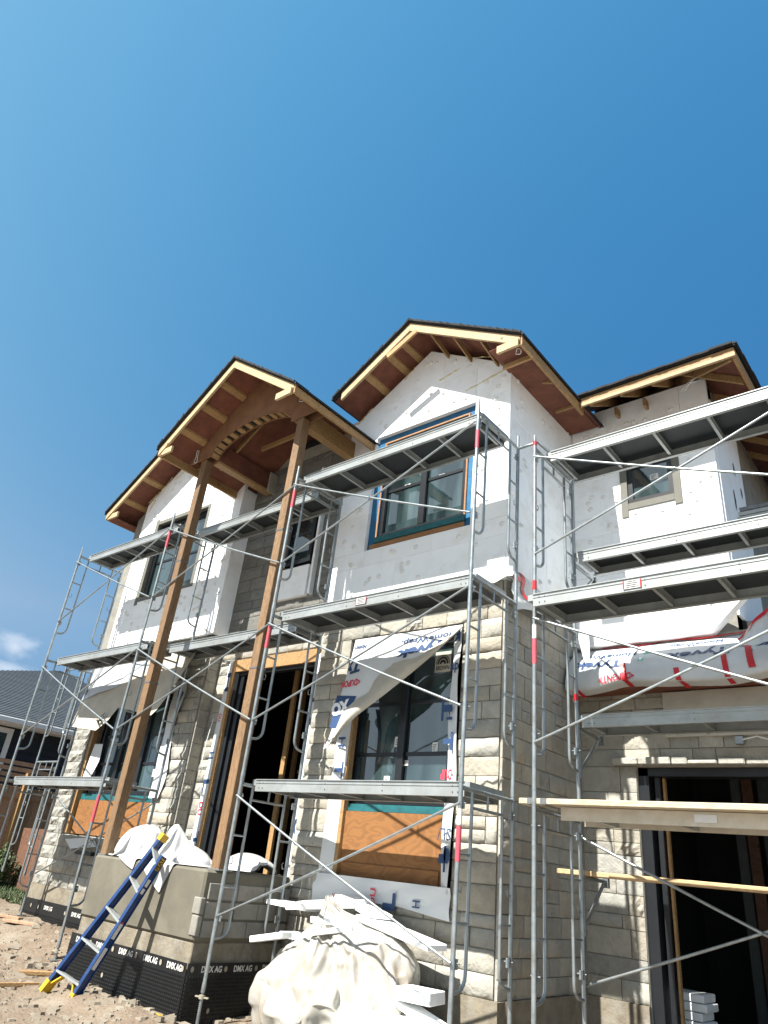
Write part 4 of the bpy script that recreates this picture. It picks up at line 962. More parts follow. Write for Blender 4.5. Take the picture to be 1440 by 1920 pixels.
# --- printed flap torn off the centre window
def fy(x, y):
    yt_ = 1203-.155*(x-668); d = max(0, min(1.1, (y-yt_)/200)); return 1.155-.30*d**.8+.014*math.sin(x*.09+y*.05)*min(1, d*4)
def S(x, y, off=0): return at('Y', fy(x, y)-off, x, y)
def resample(P, n):
    P = [Vector((*p, 0)) for p in P]; ds = [0]
    for a, b_ in zip(P[:-1], P[1:]): ds.append(ds[-1]+(b_-a).length)
    out = []
    for k_ in range(n):
        t = ds[-1]*k_/(n-1)
        for i in range(len(P)-1):
            if t <= ds[i+1]+1e-9: f_ = (t-ds[i])/max(1e-9, ds[i+1]-ds[i]); q = P[i].lerp(P[i+1], f_); out.append((q.x, q.y)); break
    return out
flap = thing('torn_wrap_flap', 'long triangular flap of printed wrap hanging across the lower bay window', 'wrap flap', (7.3, 1.1, 1.6))
Lc = resample([(667, 1200), (655, 1250), (640, 1300), (628, 1350), (616, 1385), (606, 1404)], 30)
Fc = resample([(868, 1171), (840, 1195), (813, 1212), (780, 1233), (744, 1240), (705, 1270), (690, 1300), (669, 1310), (642, 1335), (624, 1380), (612, 1402)], 30)
Oc = resample([(868, 1176), (811, 1229), (769, 1264), (724, 1300), (669, 1342), (647, 1364), (622, 1393), (610, 1404)], 30)
# make rows follow so quads stay sane: row i joins Lc[i] to Fc[i]
mb = MB(); mb.grid([[S(a[0]+(b_[0]-a[0])*u, a[1]+(b_[1]-a[1])*u) for u in np.linspace(0, 1, 14)] for a, b_ in zip(Lc, Fc)]); mb.build('printed_side', 'wrap', flap, recalc=False)
mb = MB(); mb.grid([[S(a[0]+(b_[0]-a[0])*u, a[1]+(b_[1]-a[1])*u, .012+.05*math.sin(u*math.pi)) for u in np.linspace(0, 1, 8)] for a, b_ in zip(Fc, Oc)]); mb.build('folded_back_side', 'wrap_back', flap, recalc=False)
So = lambda x, y: S(x, y, .009)
mb = MB()
text_on(mb, 'HomeWrap.', pxmap((857, 1180), (-103, 18), (-4, 13), So), 0, .02)
text_on(mb, 'HomeWrap.', pxmap((690, 1204), (-40, 9), (-5, 12), So), 0, .02, box=(0, .6, 0, 1))
text_on(mb, 'Tyvek', pxmap((838, 1192), (-93, 24), (-5, 22), So), 0, .05)
text_on(mb, 'Tyvek', pxmap((681, 1232), (-70, 22), (-8, 27), So), 0, .05, box=(0, .36, 0, 1))
text_on(mb, '<DUPON', pxmap((676, 1271), (-36, 7), (-2, 13), So), 1, .03)
mb.grid([[So(632+a*(36-12*t)-14*t, 1304+1*a+t*60) for a in np.linspace(0, 1, 4)] for t in np.linspace(0, 1, 8)], 0)
split(mb, 'lettering', ['ink_navy', 'ink_red'], flap, recalc=False)
mb = MB(); text_on(mb, 'OX', pxmap((622, 1345), (34, -12), (-1, -24), lambda x, y: S(x, y, .016)), 0, .07); split(mb, 'lettering', 'ink_white', flap, recalc=False)

# --- plain flap over the left window
lf = thing('window_cover_flap', 'wrinkled white wrap sheet folded down over the lower left window', 'wrap flap', (1.4, 1.1, 1.7))
def fy2(x, y, t): return 1.12-.30*t+.03*math.sin(x*.06+y*.04)
T_ = resample([(183, 1247), (205, 1238), (250, 1226), (300, 1214), (345, 1210), (372, 1206)], 22)
B_ = resample([(152, 1315), (182, 1300), (215, 1290), (262, 1262), (300, 1236), (345, 1216), (372, 1208)], 22)
C_ = resample([(133, 1362), (180, 1370), (205, 1348), (222, 1326), (285, 1342), (318, 1300), (372, 1216)], 22)
mb = MB(); mb.grid([[at('Y', fy2(a[0], a[1], u*.7)+.015*fbm((a[0]*.06, u*5, 3)), a[0]+(b_[0]-a[0])*u, a[1]+(b_[1]-a[1])*u) for u in np.linspace(0, 1, 12)] for a, b_ in zip(T_, B_)]); mb.build('outer_sheet', 'poly_clean', lf, recalc=False)
mb = MB(); mb.grid([[at('Y', fy2(a[0], a[1], .7+.3*u)+.02*fbm((a[0]*.07, u*5, 9)), a[0]+(b_[0]-a[0])*u, a[1]+(b_[1]-a[1])*u) for u in np.linspace(0, 1, 12)] for a, b_ in zip(B_, C_)]); mb.build('inner_sheet', 'wrap_back', lf, recalc=False)
mb = MB(); text_on(mb, 'TM', pxmap((200, 1345), (-16, 14), (-4, -9), lambda x, y: at('Y', .80, x, y)), 0, .03); split(mb, 'lettering', 'ink_black', lf, recalc=False)
mb = MB(); mb.grid([[at('Y', 1.15, x+u*(8+12*(1-abs(t-.4))), y) for u in (0, .5, 1)] for t, x, y in [(k_/9, 178+(-28)*k_/9, 1395+75*k_/9) for k_ in range(10)]]); mb.build('side_sheet', 'wrap', lf, recalc=False)
mb = MB(); text_on(mb, 'Ty', lambda u, v: (2.60+u*.2, 1.15, 1.45+v*.25-u*.1), 0, .06); text_on(mb, 'DU', lambda u, v: (2.66+v*.1, 1.15, 1.25-u*.2), 1, .03)
mb2 = MB(); mb2.grid([[Vector((2.50+u*(.28+.05*math.sin(z*5)), 1.155+.01*math.sin(z*9), z)) for u in (0, .5, 1)] for z in np.linspace(1.75, -.1, 14)]); mb2.build('right_strip', 'wrap', lf, recalc=False)
split(mb, 'lettering', ['ink_navy', 'ink_red'], lf, recalc=False)
mb = MB(); mb.grid([[at('Y', 1.14, x, y) for x, y in ((122+u*52+j*3, 1573-3*u+j*6) for u in np.linspace(0, 1, 6))] for j in range(4)]); mb.build('sill_sheet', 'wrap', lf, recalc=False)

# ------------------------------------------------------------------ porch pier
pier = thing('porch_pier', 'raised concrete porch base wrapped in black dimpled membrane along its foot', 'porch base', (4.8, .5, -2.3))
PX0, PX1, PY0, PT = 3.62, 5.96, -.15, -.93
MB().box(PX0, PX1, PY0, 1.15, -1.62, PT).build('parged_block', 'concrete', pier, bevel=.025)
MB().box(PX0+.02, PX1-.015, PY0+.02, 1.15, -2.45, -1.62).build('old_concrete', 'concrete_old', pier, bevel=.01)
# raw stone facing at the right side
mb = MB(); rs = random.Random(4); z = -1.58
while z < -1.2:
    h = .17; y = -.08
    while y < 1.1:
        wd = rs.uniform(.25, .45); wd = min(wd, 1.15-y); mb.box(PX1-.02, PX1+.012+rs.random()*.01, y+.006, y+wd-.006, z+.006, z+h-.006); y += wd
    z += h+.01
mb.build('side_stone_facing', 'stucco', pier, bevel=.006)
mb = MB(); mb.box(PX1-.11, PX1+.02, PY0-.012, PY0+.05, -1.36, -1.20); mb.box(PX1-.09, PX1+.02, PY0-.012, PY0+.05, -1.56, -1.37); split(mb, 'corner_stone', 'stucco', pier, bevel=.008)
mb = MB()
def dimp(fn, L_, z0, z1):
    st = .034; n = int(L_/st); m_ = int((z1-z0)/st)
    for i in range(n):
        for j in range(m_):
            u = (i+.5)*st; v = z0+(j+.5)*st; r_ = .012
            if True:
                c = fn(u, v, .011); q = [fn(u+a*r_, v+b_*r_, .001) for a, b_ in ((-1, -1), (1, -1), (1, 1), (-1, 1))]; t_ = [fn(u+a*r_*.45, v+b_*r_*.45, .011) for a, b_ in ((-1, -1), (1, -1), (1, 1), (-1, 1))]
                mb.add(q+t_, [(4, 5, 6, 7), (0, 1, 5, 4), (1, 2, 6, 5), (2, 3, 7, 6), (3, 0, 4, 7)])
F1 = lambda u, v, d: (PX0-.03+u, PY0-.02-d-.012*math.sin(u*3), v)
F2 = lambda u, v, d: (PX1+.02+d+.01*math.sin(u*4), PY0-.02+u, v)
dimp(F1, PX1-PX0+.05, -2.45, -1.90); dimp(F2, 1.25, -2.45, -1.90)
F3 = lambda u, v, d: (-.54+u, YF-.07-d, v)
dimp(F3, 4.1, -2.3, -1.90)
mb.build('membrane_dimples', 'dimple', pier, recalc=False, kind='stuff')
mb = MB()
mb.grid([[F1(u, v, 0) for u in np.linspace(0, PX1-PX0+.05, 20)] for v in (-2.5, -1.90, -1.80)]); mb.grid([[F2(u, v, 0) for u in np.linspace(0, 1.25, 12)] for v in (-2.5, -1.90, -1.80)]); mb.grid([[F3(u, v, 0) for u in np.linspace(0, 4.1, 12)] for v in (-2.5, -1.90, -1.74)])
mb.build('membrane_sheet', 'dimple', pier, recalc=False)
mb = MB(); bt = MB()
for fn, us in ((F1, (.15, .62, 1.1, 1.58, 2.04)), (F2, (.18, .62, 1.05)), (F3, (.8, 1.7))):
    for u0 in us:
        z_ = -1.885 if fn is not F3 else -1.86
        text_on(mb, 'DMX AG', lambda u, v: fn(u0+u*.27, z_+v*.06, .004), 0, .03)
for fn, us in ((F1, (.5, .98, 1.44, 1.92, 2.33)), (F2, (.06, .5, .95)), (F3, (.1, .35, .6, 1.0, 1.5, 2.2, 2.8))):
    for u0 in us:
        bt.add([fn(u0+.022*math.cos(a), (-1.855 if fn is not F3 else -1.84)+.028*math.sin(a), .008) for a in np.linspace(0, 5.9, 12)], [tuple(range(12))])
for u0, z_ in ((.3, -2.25), (.9, -2.12), (1.5, -2.28)): bt.add([F1(u0+.02*math.cos(a), z_+.024*math.sin(a), .014) for a in np.linspace(0, 5.9, 12)], [tuple(range(12))])
for u0, z_ in ((.35, -2.22), (.95, -2.16), (1.15, -2.18)): bt.add([F2(u0+.02*math.cos(a), z_+.024*math.sin(a), .014) for a in np.linspace(0, 5.9, 12)], [tuple(range(12))])
split(mb, 'lettering', 'paper', pier, recalc=False); bt.build('membrane_buttons', 'dust', pier, recalc=False)
# posts
for x, lab in ((5.83, 'brown timber porch post standing nearest the bay window'), (3.47, 'brown timber porch post left of the entrance, its foot behind the bag')):
    y0, y1 = .0, .14; t = thing('porch_post', lab, 'post', (x+.07, .07, -.93), 'timber posts of the porch')
    dx = .02 if x > 5 else .0
    mb = MB(); mb.add([(x, y0, -.93), (x+.14, y0, -.93), (x+.14, y1, -.93), (x, y1, -.93), (x+dx, y0, 5.2), (x+.14+dx, y0, 5.2), (x+.14+dx, y1, 5.2), (x+dx, y1, 5.2)], [(0, 3, 2, 1), (4, 5, 6, 7), (0, 1, 5, 4), (1, 2, 6, 5), (2, 3, 7, 6), (3, 0, 4, 7)])
    mb.build('shaft', 'post_wood', t, bevel=.006)
    mb = MB()
    for z in (1.35, 3.3):
        mb.box(x+dx*.5-.004, x+.144+dx*.5, y0-.004, y1+.004, z, z+.02)
    mb.build('strap', 'steel_dark', t)
    MB().box(x-.02, x+.17, -.02, .17, -.929, -.915).build('post_base', 'steel', t)

# ------------------------------------------------------------------ scaffolding
W_ = .914; H_ = 2.06
def make_frame():
    t = thing('scaffold_section', 'x', 'scaffold section', (0, 0, 0), 'tubular steel scaffold frames')
    for y in (0, W_):
        mb = MB(); mb.tube([(0, y, -H_+.02), (0, y, .04)], .021, 10); mb.tube([(0, y, .04), (0, y, .17)], [.017, .016], 8); mb.tube([(0, y, -H_+.02), (0, y, -H_+.10)], .0235, 10)
        mb.build('post', 'steel', t, local=True)
    mb = MB(); mb.tube([(0, .02, -.02), (0, W_-.02, -.02)], .021, 10); mb.build('bearer', 'steel', t, local=True)
    mb = MB(); mb.tube([(0, .19, -.17), (0, W_-.19, -.17)], .014, 8); mb.tube([(0, W_/2, -.17), (0, W_/2, -.03)], .012, 6); mb.build('lower_bearer', 'steel', t, local=True)
    for y, s in ((0, 1), (W_, -1)):
        pts = [(0, y+s*.19, -.03), (0, y+s*.19, -1.44)]
        for a in np.linspace(0, math.pi/2, 6)[1:]: pts.append((0, y+s*(.19-.12*(1-math.cos(a))), -1.44-.12*math.sin(a)))
        pts.append((0, y+s*.01, -1.57))
        MB().tube(pts, .016, 8).build('ladder_rail', 'steel', t, local=True)
        for z in (-.56, -1.08): MB().tube([(0, y+s*.01, z), (0, y+s*.19, z)], .012, 7).build('rung', 'steel', t, local=True)
        for z in (-.15, -1.36):
            mb = MB(); mb.tube([(-.045, y+s*.03, z), (.045, y+s*.03, z)], .007, 6); mb.box(-.018, .018, y+s*.02, y+s*.05, z-.045, z+.03); mb.build('lock', 'steel', t, local=True)
        MB().tube([(0, y+s*.02, -.84), (0, y+s*.07, -.85), (0, y+s*.08, -.80), (0, y+s*.06, -.78)], .005, 5).build('hook', 'steel', t, local=True)
    return t
proto = make_frame(); nf = [0]
WHERE = []
def frame(loc, label, sc=1.0, rz=0):
    global proto
    if nf[0] == 0: o = proto
    else: o = copy_tree(proto)
    nf[0] += 1; o.location = loc; o.scale = (1, 1, sc); o.rotation_euler = (0, 0, rz); o['label'] = label; return o
cn = {'A': 'at the far left end of the house', 'B': 'beside the left window', 'C': 'right of the timber posts at the entrance', 'D': 'at the front corner of the stone bay'}
ln = {3: 'top lift scaffold frame ', 2: 'middle lift scaffold frame ', 1: 'bottom lift scaffold frame '}
XS = {'A': 0.0, 'B': 3.06, 'C': 6.09, 'D': 9.14}
for l_, z in ((3, 4.12), (2, 2.06), (1, 0.0)):
    for c, x in XS.items(): frame((x, 0, z), ln[l_]+cn[c])
HE = 1.93
for l_, z in ((3, 3.74), (2, 1.81), (1, -.12)):
    frame((9.60, .5, z), ln[l_]+'in front of the garage recess, red tape near its top', HE/H_)
for l_, z in ((3, 3.74), (2, 1.81), (1, -.12)):
    frame((12.65, .5, z), ln[l_]+'beyond the right edge of the garage tower', HE/H_)
for l_, z in ((2, 2.62), (1, .56)):
    frame((-1.50, 1.52, z), ('upper' if l_ == 2 else 'lower')+' scaffold frame turned sideways past the left end of the house', 1.0, math.pi/2)
# rest of the posts down to the ground: screw jacks
def jack(x, y, ztop, label):
    zg = gz(x, y)-.01
    t = thing('screw_jack', label, 'screw jack', (x, y, zg), 'screw jacks under the scaffold posts')
    mb = MB(); mb.tube([(x, y, zg), (x, y, ztop+.05)], .0155, 8)
    k_ = zg+.02
    while k_ < ztop-.01: mb.tube([(x, y, k_), (x, y, k_+.007)], .0185, 8); k_ += .016
    mb.build('threaded_rod', 'steel', t)
    mb = MB(); mb.tube([(x, y, ztop-.035), (x, y, ztop-.002)], .032, 8); mb.beam((x-.08, y-.02, ztop-.02), (x+.08, y+.02, ztop-.02), .022, .012); mb.build('wing_nut', 'dust', t)
    MB().box(x-.07, x+.07, y-.07, y+.07, zg, zg+.01).build('base_plate', 'steel', t)
for c, x in XS.items():
    jack(x, 0, -H_, 'front screw jack under the scaffold frame '+cn[c]); jack(x, W_, -H_, 'rear screw jack under the scaffold frame '+cn[c])
for y, nm in ((.5, 'front'), (1.414, 'rear')):
    jack(9.6, y, -.12-HE, nm+' screw jack under the garage scaffold tower'); jack(12.65, y, -.12-HE, nm+' screw jack under the far right garage tower')
# red labels and tape wound on posts
def band(x, y, z0, z1, label, m='label_pink'):
    mb = MB(); mb.tube([(x, y, z0), (x, y, z1)], .0235, 10); return single(mb, 'post_label', m, label, 'label')
for x, y, z0, z1, lab in ((0.0+3.06, 0, 3.65, 3.95, 'red label on the top lift post beside the left window'), (6.09, 0, 3.62, 3.9, 'red label on the top lift front post at the entrance'),
                       (9.14, 0, 3.60, 3.84, 'red label on the top lift post at the bay corner'), (6.09, 0, 1.60, 1.88, 'red label on the middle lift front post at the entrance'),
                       (9.14, 0, -.62, -.34, 'red and white label at the bottom lift bay corner post'), (9.60, .5, 1.20, 1.45, 'red label on the garage tower post under the middle platform'),
                       (3.06, 0, -.55, -.2, 'faded red label low on the post beside the left window'), (9.60, .5, 3.76, 3.82, 'red tape round the very top of the garage tower post'),
                       (9.60, .5, 1.98, 2.08, 'red tape round the garage tower post beside the loose wrap'), (9.60, 1.414, 1.05, 1.12, 'red tape round the rear garage tower post')):
    band(x, y, z0, z1, lab, 'tape_red' if 'tape' in lab else 'label_pink')
band(9.14, 0, -.33, -.20, 'white sticker above the red label on the bay corner post', 'paper')
band(9.60, .5, 1.46, 1.60, 'white sticker on the garage tower post', 'paper')
# cross braces
BL = 3.05
def make_brace():
    t = thing('cross_brace', 'x', 'cross brace', (0, 0, 0), 'crossed steel braces')
    dz = 1.21
    for k_, (za, zb, yo) in enumerate(((0, -dz, -.012), (-dz, 0, .012))):
        n = 9; pts = [(BL*i/(n-1), yo, za+(zb-za)*i/(n-1)-.018*math.sin(math.pi*i/(n-1))) for i in range(n)]
        mb = MB(); mb.tube(pts, .0125, 8); mb.build('brace_tube', 'steel', t, local=True)
    MB().tube([(BL/2, -.04, -dz/2-.018), (BL/2, .04, -dz/2-.018)], .008, 6).build('pivot_bolt', 'steel', t, local=True)
    return t
pb = make_brace(); nb = [0]
def brace(loc, label, sx=1.0):
    o = pb if nb[0] == 0 else copy_tree(pb); nb[0] += 1; o.location = loc; o.scale = (sx, 1, 1); o['label'] = label
for l_, z in ((3, 4.12), (2, 2.06)):
    for c, d, lab in (('A', 'B', 'spanning the bay in front of the left window'), ('B', 'C', 'crossing in front of the timber posts'), ('C', 'D', 'crossing in front of the bay window')):
        brace((XS[c]+.01, -.03, z-.15), {3: 'top', 2: 'middle'}[l_]+' lift cross brace '+lab, .99)
brace((XS['C']+.01, -.03, -.15), 'bottom lift cross brace in front of the plywood panel and bag')
brace((XS['A']+.01, W_+.03, -.15), 'bottom lift rear cross brace left of the plywood window')
brace((9.61, .47, 3.59), 'top cross brace in front of the small garage side window'); brace((9.61, .47, 1.66), 'middle cross brace in front of the taped canopy'); brace((9.61, 1.44, -.27), 'rear cross brace across the garage opening')
# coupling tube between the towers
single(MB().tube([(9.14, .95, 4.13), (9.62, .55, 3.83), (9.62, 1.2, 3.86)], .02, 8), 'tie_tube', 'steel', 'short steel tie tube clamped between the bay tower and the garage tower', 'tube')
# platforms
def make_plank(w_, Lp=3.05):
    t = thing('scaffold_plank', 'x', 'platform', (0, 0, 0), 'aluminium framed scaffold platforms')
    for y, s in ((0, 1), (w_, -1)):
        mb = MB(); x0, x1 = .07, Lp-.07
        mb.box(x0, x1, min(y, y+s*.006), max(y, y+s*.006), -.115, .0); mb.box(x0, x1, min(y-s*.012, y+s*.035), max(y-s*.012, y+s*.035), 0, .008); mb.box(x0, x1, min(y, y+s*.04), max(y, y+s*.04), -.122, -.115)
        mb.box(x0, x1, min(y-s*.006, y), max(y-s*.006, y), -.035, -.028)
        mb.build('side_rail', 'aluminium', t, local=True)
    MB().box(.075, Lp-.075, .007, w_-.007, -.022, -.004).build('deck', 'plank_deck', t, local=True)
    for k_ in range(6):
        x = .12+(Lp-.27)*k_/5; mb = MB(); mb.box(x, x+.03, .008, w_-.008, -.108, -.10); mb.box(x+.012, x+.018, .008, w_-.008, -.10, -.024); mb.box(x, x+.03, .008, w_-.008, -.03, -.0235)
        mb.build('cross_member', 'aluminium', t, local=True)
    for xa, xb in ((.012, .07), (Lp-.07, Lp-.012)):
        mb = MB(); mb.box(min(xa, xb), max(xa, xb), .0, w_, -.06, .004); mb.build('end_bracket', 'aluminium', t, local=True)
    mb = MB()
    for x in (.14, .2, 1.2, 2.0, Lp-.2, Lp-.14):
        for z in (-.03, -.085): mb.tube([(x, -.008, z), (x, 0, z)], .006, 6)
    mb.build('rivets', 'steel_dark', t, local=True)
    return t
pp = make_plank(.60); pq = make_plank(.46); used = {0: False, 1: False}
def plank(loc, label, kind=0, sx=1.0, sticker=None):
    src = (pp, pq)[kind]; o = src if not used[kind] else copy_tree(src); used[kind] = True
    o.location = loc; o.scale = (sx, 1, 1); o['label'] = label
    if sticker:
        mb = MB(); L0 = Vector(loc); mb.box(L0.x+sticker, L0.x+sticker+.17, L0.y-.0105, L0.y-.0095, L0.z-.1, L0.z-.02, 0)
        for a, b_ in ((0, .012), (.158, .17)): mb.box(L0.x+sticker+a, L0.x+sticker+b_, L0.y-.0125, L0.y-.0115, L0.z-.1, L0.z-.02, 1)
        for k_ in range(4): mb.box(L0.x+sticker+.03, L0.x+sticker+.14-.02*(k_ % 2), L0.y-.0125, L0.y-.0115, L0.z-.09+.018*k_, L0.z-.082+.018*k_, 2)
        single(mb, 'plank_sticker', ['paper', 'tape_red', 'ink_black'], 'red edged safety sticker on the '+label.split(' aluminium')[0]+' platform rail', 'label', recalc=False)
plank((.0, .17, 4.165), 'top left aluminium platform with dark deck beside the far left post', 1)
plank((3.06, .50, 4.165), 'top middle aluminium platform set back above the entrance', 1)
plank((6.09, .11, 4.165), 'top aluminium platform crossing the upper bay window', 0)
plank((.0, .18, 2.105), 'middle height aluminium platform above the left window flap', 1)
plank((3.06, .49, 2.105), 'middle height aluminium platform above the door', 1)
plank((6.09, .12, 2.105), 'middle height aluminium platform over the lower bay window', 0, sticker=1.35)
plank((.0, .10, .045), 'bottom aluminium platform crossing the lower left window', 1)
plank((6.09, .16, .045), 'bottom aluminium platform above the plywood panel', 0)
plank((9.60, .75, 3.785), 'highest garage tower aluminium platform in front of the small window', 0)
plank((9.60, .34, 1.855), 'middle garage tower aluminium platform above the taped canopy', 0, sticker=1.0)
for z, lab, y in ((2.78, 'upper aluminium platform on outrigger brackets close to the garage wall', 1.44), (.90, 'lower aluminium platform on outrigger brackets below the canopy', 1.44)):
    plank((9.58, y, z), lab, 1)
# platform dusted with mortar below a wooden plank
t = thing('wooden_scaffold_plank', 'long pale dusty wooden plank lying on the bottom garage tower bearer', 'plank', (9.44, .5, -.05))
MB().box(9.44, 12.9, .50, .78, -.085, -.035).build('board', 'plank_wood', t, bevel=.006)
mb = MB(); mb.box(9.66, 9.72, .495, .785, -.087, -.033); mb.box(9.53, 9.57, .495, .785, -.087, -.033); split(mb, 'steel_band', 'steel_dark', t)
t = thing('dusty_platform', 'mortar dusted platform directly beneath the pale wooden plank', 'platform', (9.9, .5, -.2))
mb = MB(); mb.box(9.80, 12.7, .62, .626, -.20, -.09); mb.box(9.80, 12.7, 1.1, 1.106, -.20, -.09); mb.build('side_rail', 'aluminium_dusty', t)
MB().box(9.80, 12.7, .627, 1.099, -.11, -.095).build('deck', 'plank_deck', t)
for x in (10.1, 10.8, 11.5, 12.2): MB().box(x, x+.03, .627, 1.099, -.195, -.12).build('cross_member', 'aluminium', t)
MB().box(10.95, 11.12, .612, .617, -.17, -.11).build('sticker', 'paper', t)
t = thing('wooden_scaffold_plank', 'narrow brown wooden plank on a low bracket across the garage opening', 'plank', (9.3, 1.5, -.55)); t['group'] = 'wooden scaffold planks'
MB().box(9.30, 12.9, 1.50, 1.74, -.60, -.555).build('board', 'plank_brown', t, bevel=.006)
def outrigger(z, label):
    t = thing('outrigger_bracket', label, 'bracket', (9.6, 1.44, z), 'outrigger brackets on the garage tower')
    MB().tube([(9.6, 1.44, z), (9.6, 1.98, z)], .02, 8).build('arm', 'steel', t)
    MB().tube([(9.6, 1.94, z-.01), (9.6, 1.45, z-.42)], .016, 8).build('strut', 'steel', t)
    MB().tube([(9.6, 1.45, z+.06), (9.6, 1.45, z-.48)], .018, 8).build('upright', 'steel', t)
    MB().box(9.57, 9.63, 1.96, 2.0, z-.06, z+.03).build('end_stop', 'steel_dark', t)
outrigger(2.64, 'upper outrigger bracket on the rear garage tower post'); outrigger(.76, 'middle outrigger bracket carrying the platform under the canopy'); outrigger(-.62, 'lowest outrigger bracket carrying the brown wooden plank')
# stacked planks at far right, upper level
for k_ in range(3):
    p_ = at('Y', 1.5, 1383, 976); single(MB().box(p_.x+.015*k_, 13, 1.50, 1.95, p_.z+k_*.05, p_.z+.042+k_*.05), 'spare_plank', 'aluminium' if k_ < 2 else 'steel_dark', ('bottom', 'second', 'top dark')[k_]+' spare plank in the stack at the right edge of the upper bracket platform', 'plank', 'spare planks', bevel=.004)

# ------------------------------------------------------------------ ladder
lad = thing('step_ladder', 'blue fibreglass ladder with yellow feet leaning on the porch base', 'ladder', (4.75, -.8, -2.28))
BR_ = at('Z', -2.30, 131, 1884); BLf = at('Z', -2.24, 84, 1856); TL_ = at('Y', -.24, 304, 1574); TR_ = at('Y', -.26, 307, 1606)
TR_ = BR_+(TR_-BR_); axis_ = ((TL_+TR_)/2-(BLf+BR_)/2).normalized(); sdv = (BR_-BLf).normalized(); nrm = axis_.cross(sdv).normalized()
if nrm.y > 0: nrm = -nrm
for a, b_ in ((BLf, TL_), (BR_, TR_)):
    mb = MB(); mb.beam(a, b_, .022, .085, up=nrm); mb.beam(a+nrm*.04, b_+nrm*.04, .045, .010, up=nrm); mb.beam(a-nrm*.04, b_-nrm*.04, .045, .010, up=nrm); mb.build('side_rail', 'ladder_blue', lad)
for k_ in range(5):
    t_ = .115+.205*k_; a = BLf.lerp(TL_, t_); b_ = BR_.lerp(TR_, t_); MB().beam(a+nrm*.01, b_+nrm*.01, .022, .078, up=Vector((0, -1, .25))).build('step', 'aluminium', lad)
    if k_ == 2: MB().beam(a-nrm*.08, b_-nrm*.08, .015, .03, up=nrm).build('rear_spreader', 'aluminium', lad)
for a, b_ in ((BLf, TL_), (BR_, TR_)): d = (b_-a).normalized(); MB().beam(a-d*.02, a+d*.10, .055, .11, up=nrm).build('foot', 'yellow', lad)
a0 = BLf.lerp(TL_, .11); b0 = BR_.lerp(TR_, .11)
for a, b_, c in ((BLf, TL_, b0), (BR_, TR_, a0)):
    p0 = a.lerp(b_, .02); p1 = a.lerp(b_, .11).lerp(c, .28); MB().beam(p0, p1, .015, .05, up=nrm).build('corner_brace', 'yellow', lad)
d = (TL_-BLf).normalized(); MB().beam(TL_-d*.02, TL_+d*.06, .06, .11, up=nrm).build('rail_cap', 'yellow', lad)
mb = MB(); w2 = (TR_-BR_).normalized(); sd2 = w2.cross(nrm).normalized()
side = sd2 if sd2.x > 0 else -sd2
def onrail(s0, s1, q0, q1, mi, off=.016): 
    mb.add([BR_.lerp(TR_, s)+side*off+nrm*q for s, q in ((s0, q0), (s1, q0), (s1, q1), (s0, q1))], [(0, 1, 2, 3)], mi)
onrail(.90, .985, -.04, .04, 0); onrail(.78, .83, -.02, .025, 1); onrail(.73, .765, -.02, .025, 1); onrail(.42, .52, -.02, .03, 1); onrail(.22, .36, -.02, .03, 1); onrail(.52, .53, -.02, .03, 3)
text_on(mb, 'FEAT', lambda u, v: BR_.lerp(TR_, .905+.075*u)+side*.0175+nrm*(-.028+.055*v), 2, .04)
split(mb, 'rail_decal', ['yellow', 'paper', 'ink_black', 'tape_red'], lad, recalc=False)

# ------------------------------------------------------------------ plastic bags, sheets and foam off-cuts
def sheet(key, name, m, label, cat='sheet'):
    """draped sheeting: one of the settled cloths"""
    mb = MB(); mb.grid(SETTLED[key]); o = single(mb, name, m, label, cat, recalc=False)
    md = o.modifiers.new('smooth', 'SUBSURF'); md.levels = 1; md.render_levels = 1
    return o
sheet('bag', 'plastic_bag', 'poly_sheet', 'large crumpled plastic bag gathered at the top and muddy in front, below the plywood panel', 'bag')
sheet('ground', 'cloth_sheet', 'poly_sheet', 'creamy crumpled sheet lying on the ground in front of the foam blocks')
def slab(x, y, z, lx, ly, lz, rz, tilt, label, m='foam', tx=0):
    mb = MB(); R_ = Matrix.Rotation(math.radians(rz), 3, 'Z') @ Matrix.Rotation(math.radians(tilt), 3, 'Y') @ Matrix.Rotation(math.radians(tx), 3, 'X'); rs = random.Random(int(x*1000))
    vs = []
    for dz in (0, 1):
        for dx, dy in ((-1, -1), (1, -1), (1, 1), (-1, 1)):
            vs.append(Vector((x, y, z))+R_ @ Vector((dx*lx/2+rs.uniform(-.012, .012), dy*ly/2+rs.uniform(-.012, .012), dz*lz)))
    mb.add(vs, [(0, 3, 2, 1), (4, 5, 6, 7), (0, 1, 5, 4), (1, 2, 6, 5), (2, 3, 7, 6), (3, 0, 4, 7)])
    return single(mb, 'foam_offcut', m, label, 'foam block', 'foam off-cuts heaped by the bag', bevel=.006)
slab(6.40, .82, -1.22, .60, .30, .05, 4, 1, 'thin foam slab sticking out left from the heap top')
slab(6.95, .80, -1.16, .85, .40, .06, 12, -7, 'topmost curved foam slab just under the wrapped window', tx=6)
slab(7.35, .90, -1.13, .7, .3, .045, -14, 10, 'foam slab overlapping the topmost one, sloping right')
slab(7.95, .80, -1.30, .95, .32, .055, -2, 9, 'long foam slab sloping down towards the right scaffold post')
slab(7.15, .62, -1.30, .35, .25, .06, -12, -3, 'short foam block in the middle of the heap')
slab(7.35, .50, -1.36, .42, .12, .05, 28, -12, 'narrow foam strip with a dirty end resting on the bag')
slab(6.55, .40, -1.52, .42, .18, .06, 12, -12, 'foam slab poking out at the left side of the bag')
slab(6.62, .72, -1.50, .30, .25, .06, 5, 0, 'small foam block behind the left poking slab')
slab(8.42, .55, -1.76, .38, .30, .10, 8, 0, 'small square foam block right of the bags')
slab(8.42, .52, -1.86, .60, .2, .05, -8, 12, 'narrow foam strip sloping under the square block')
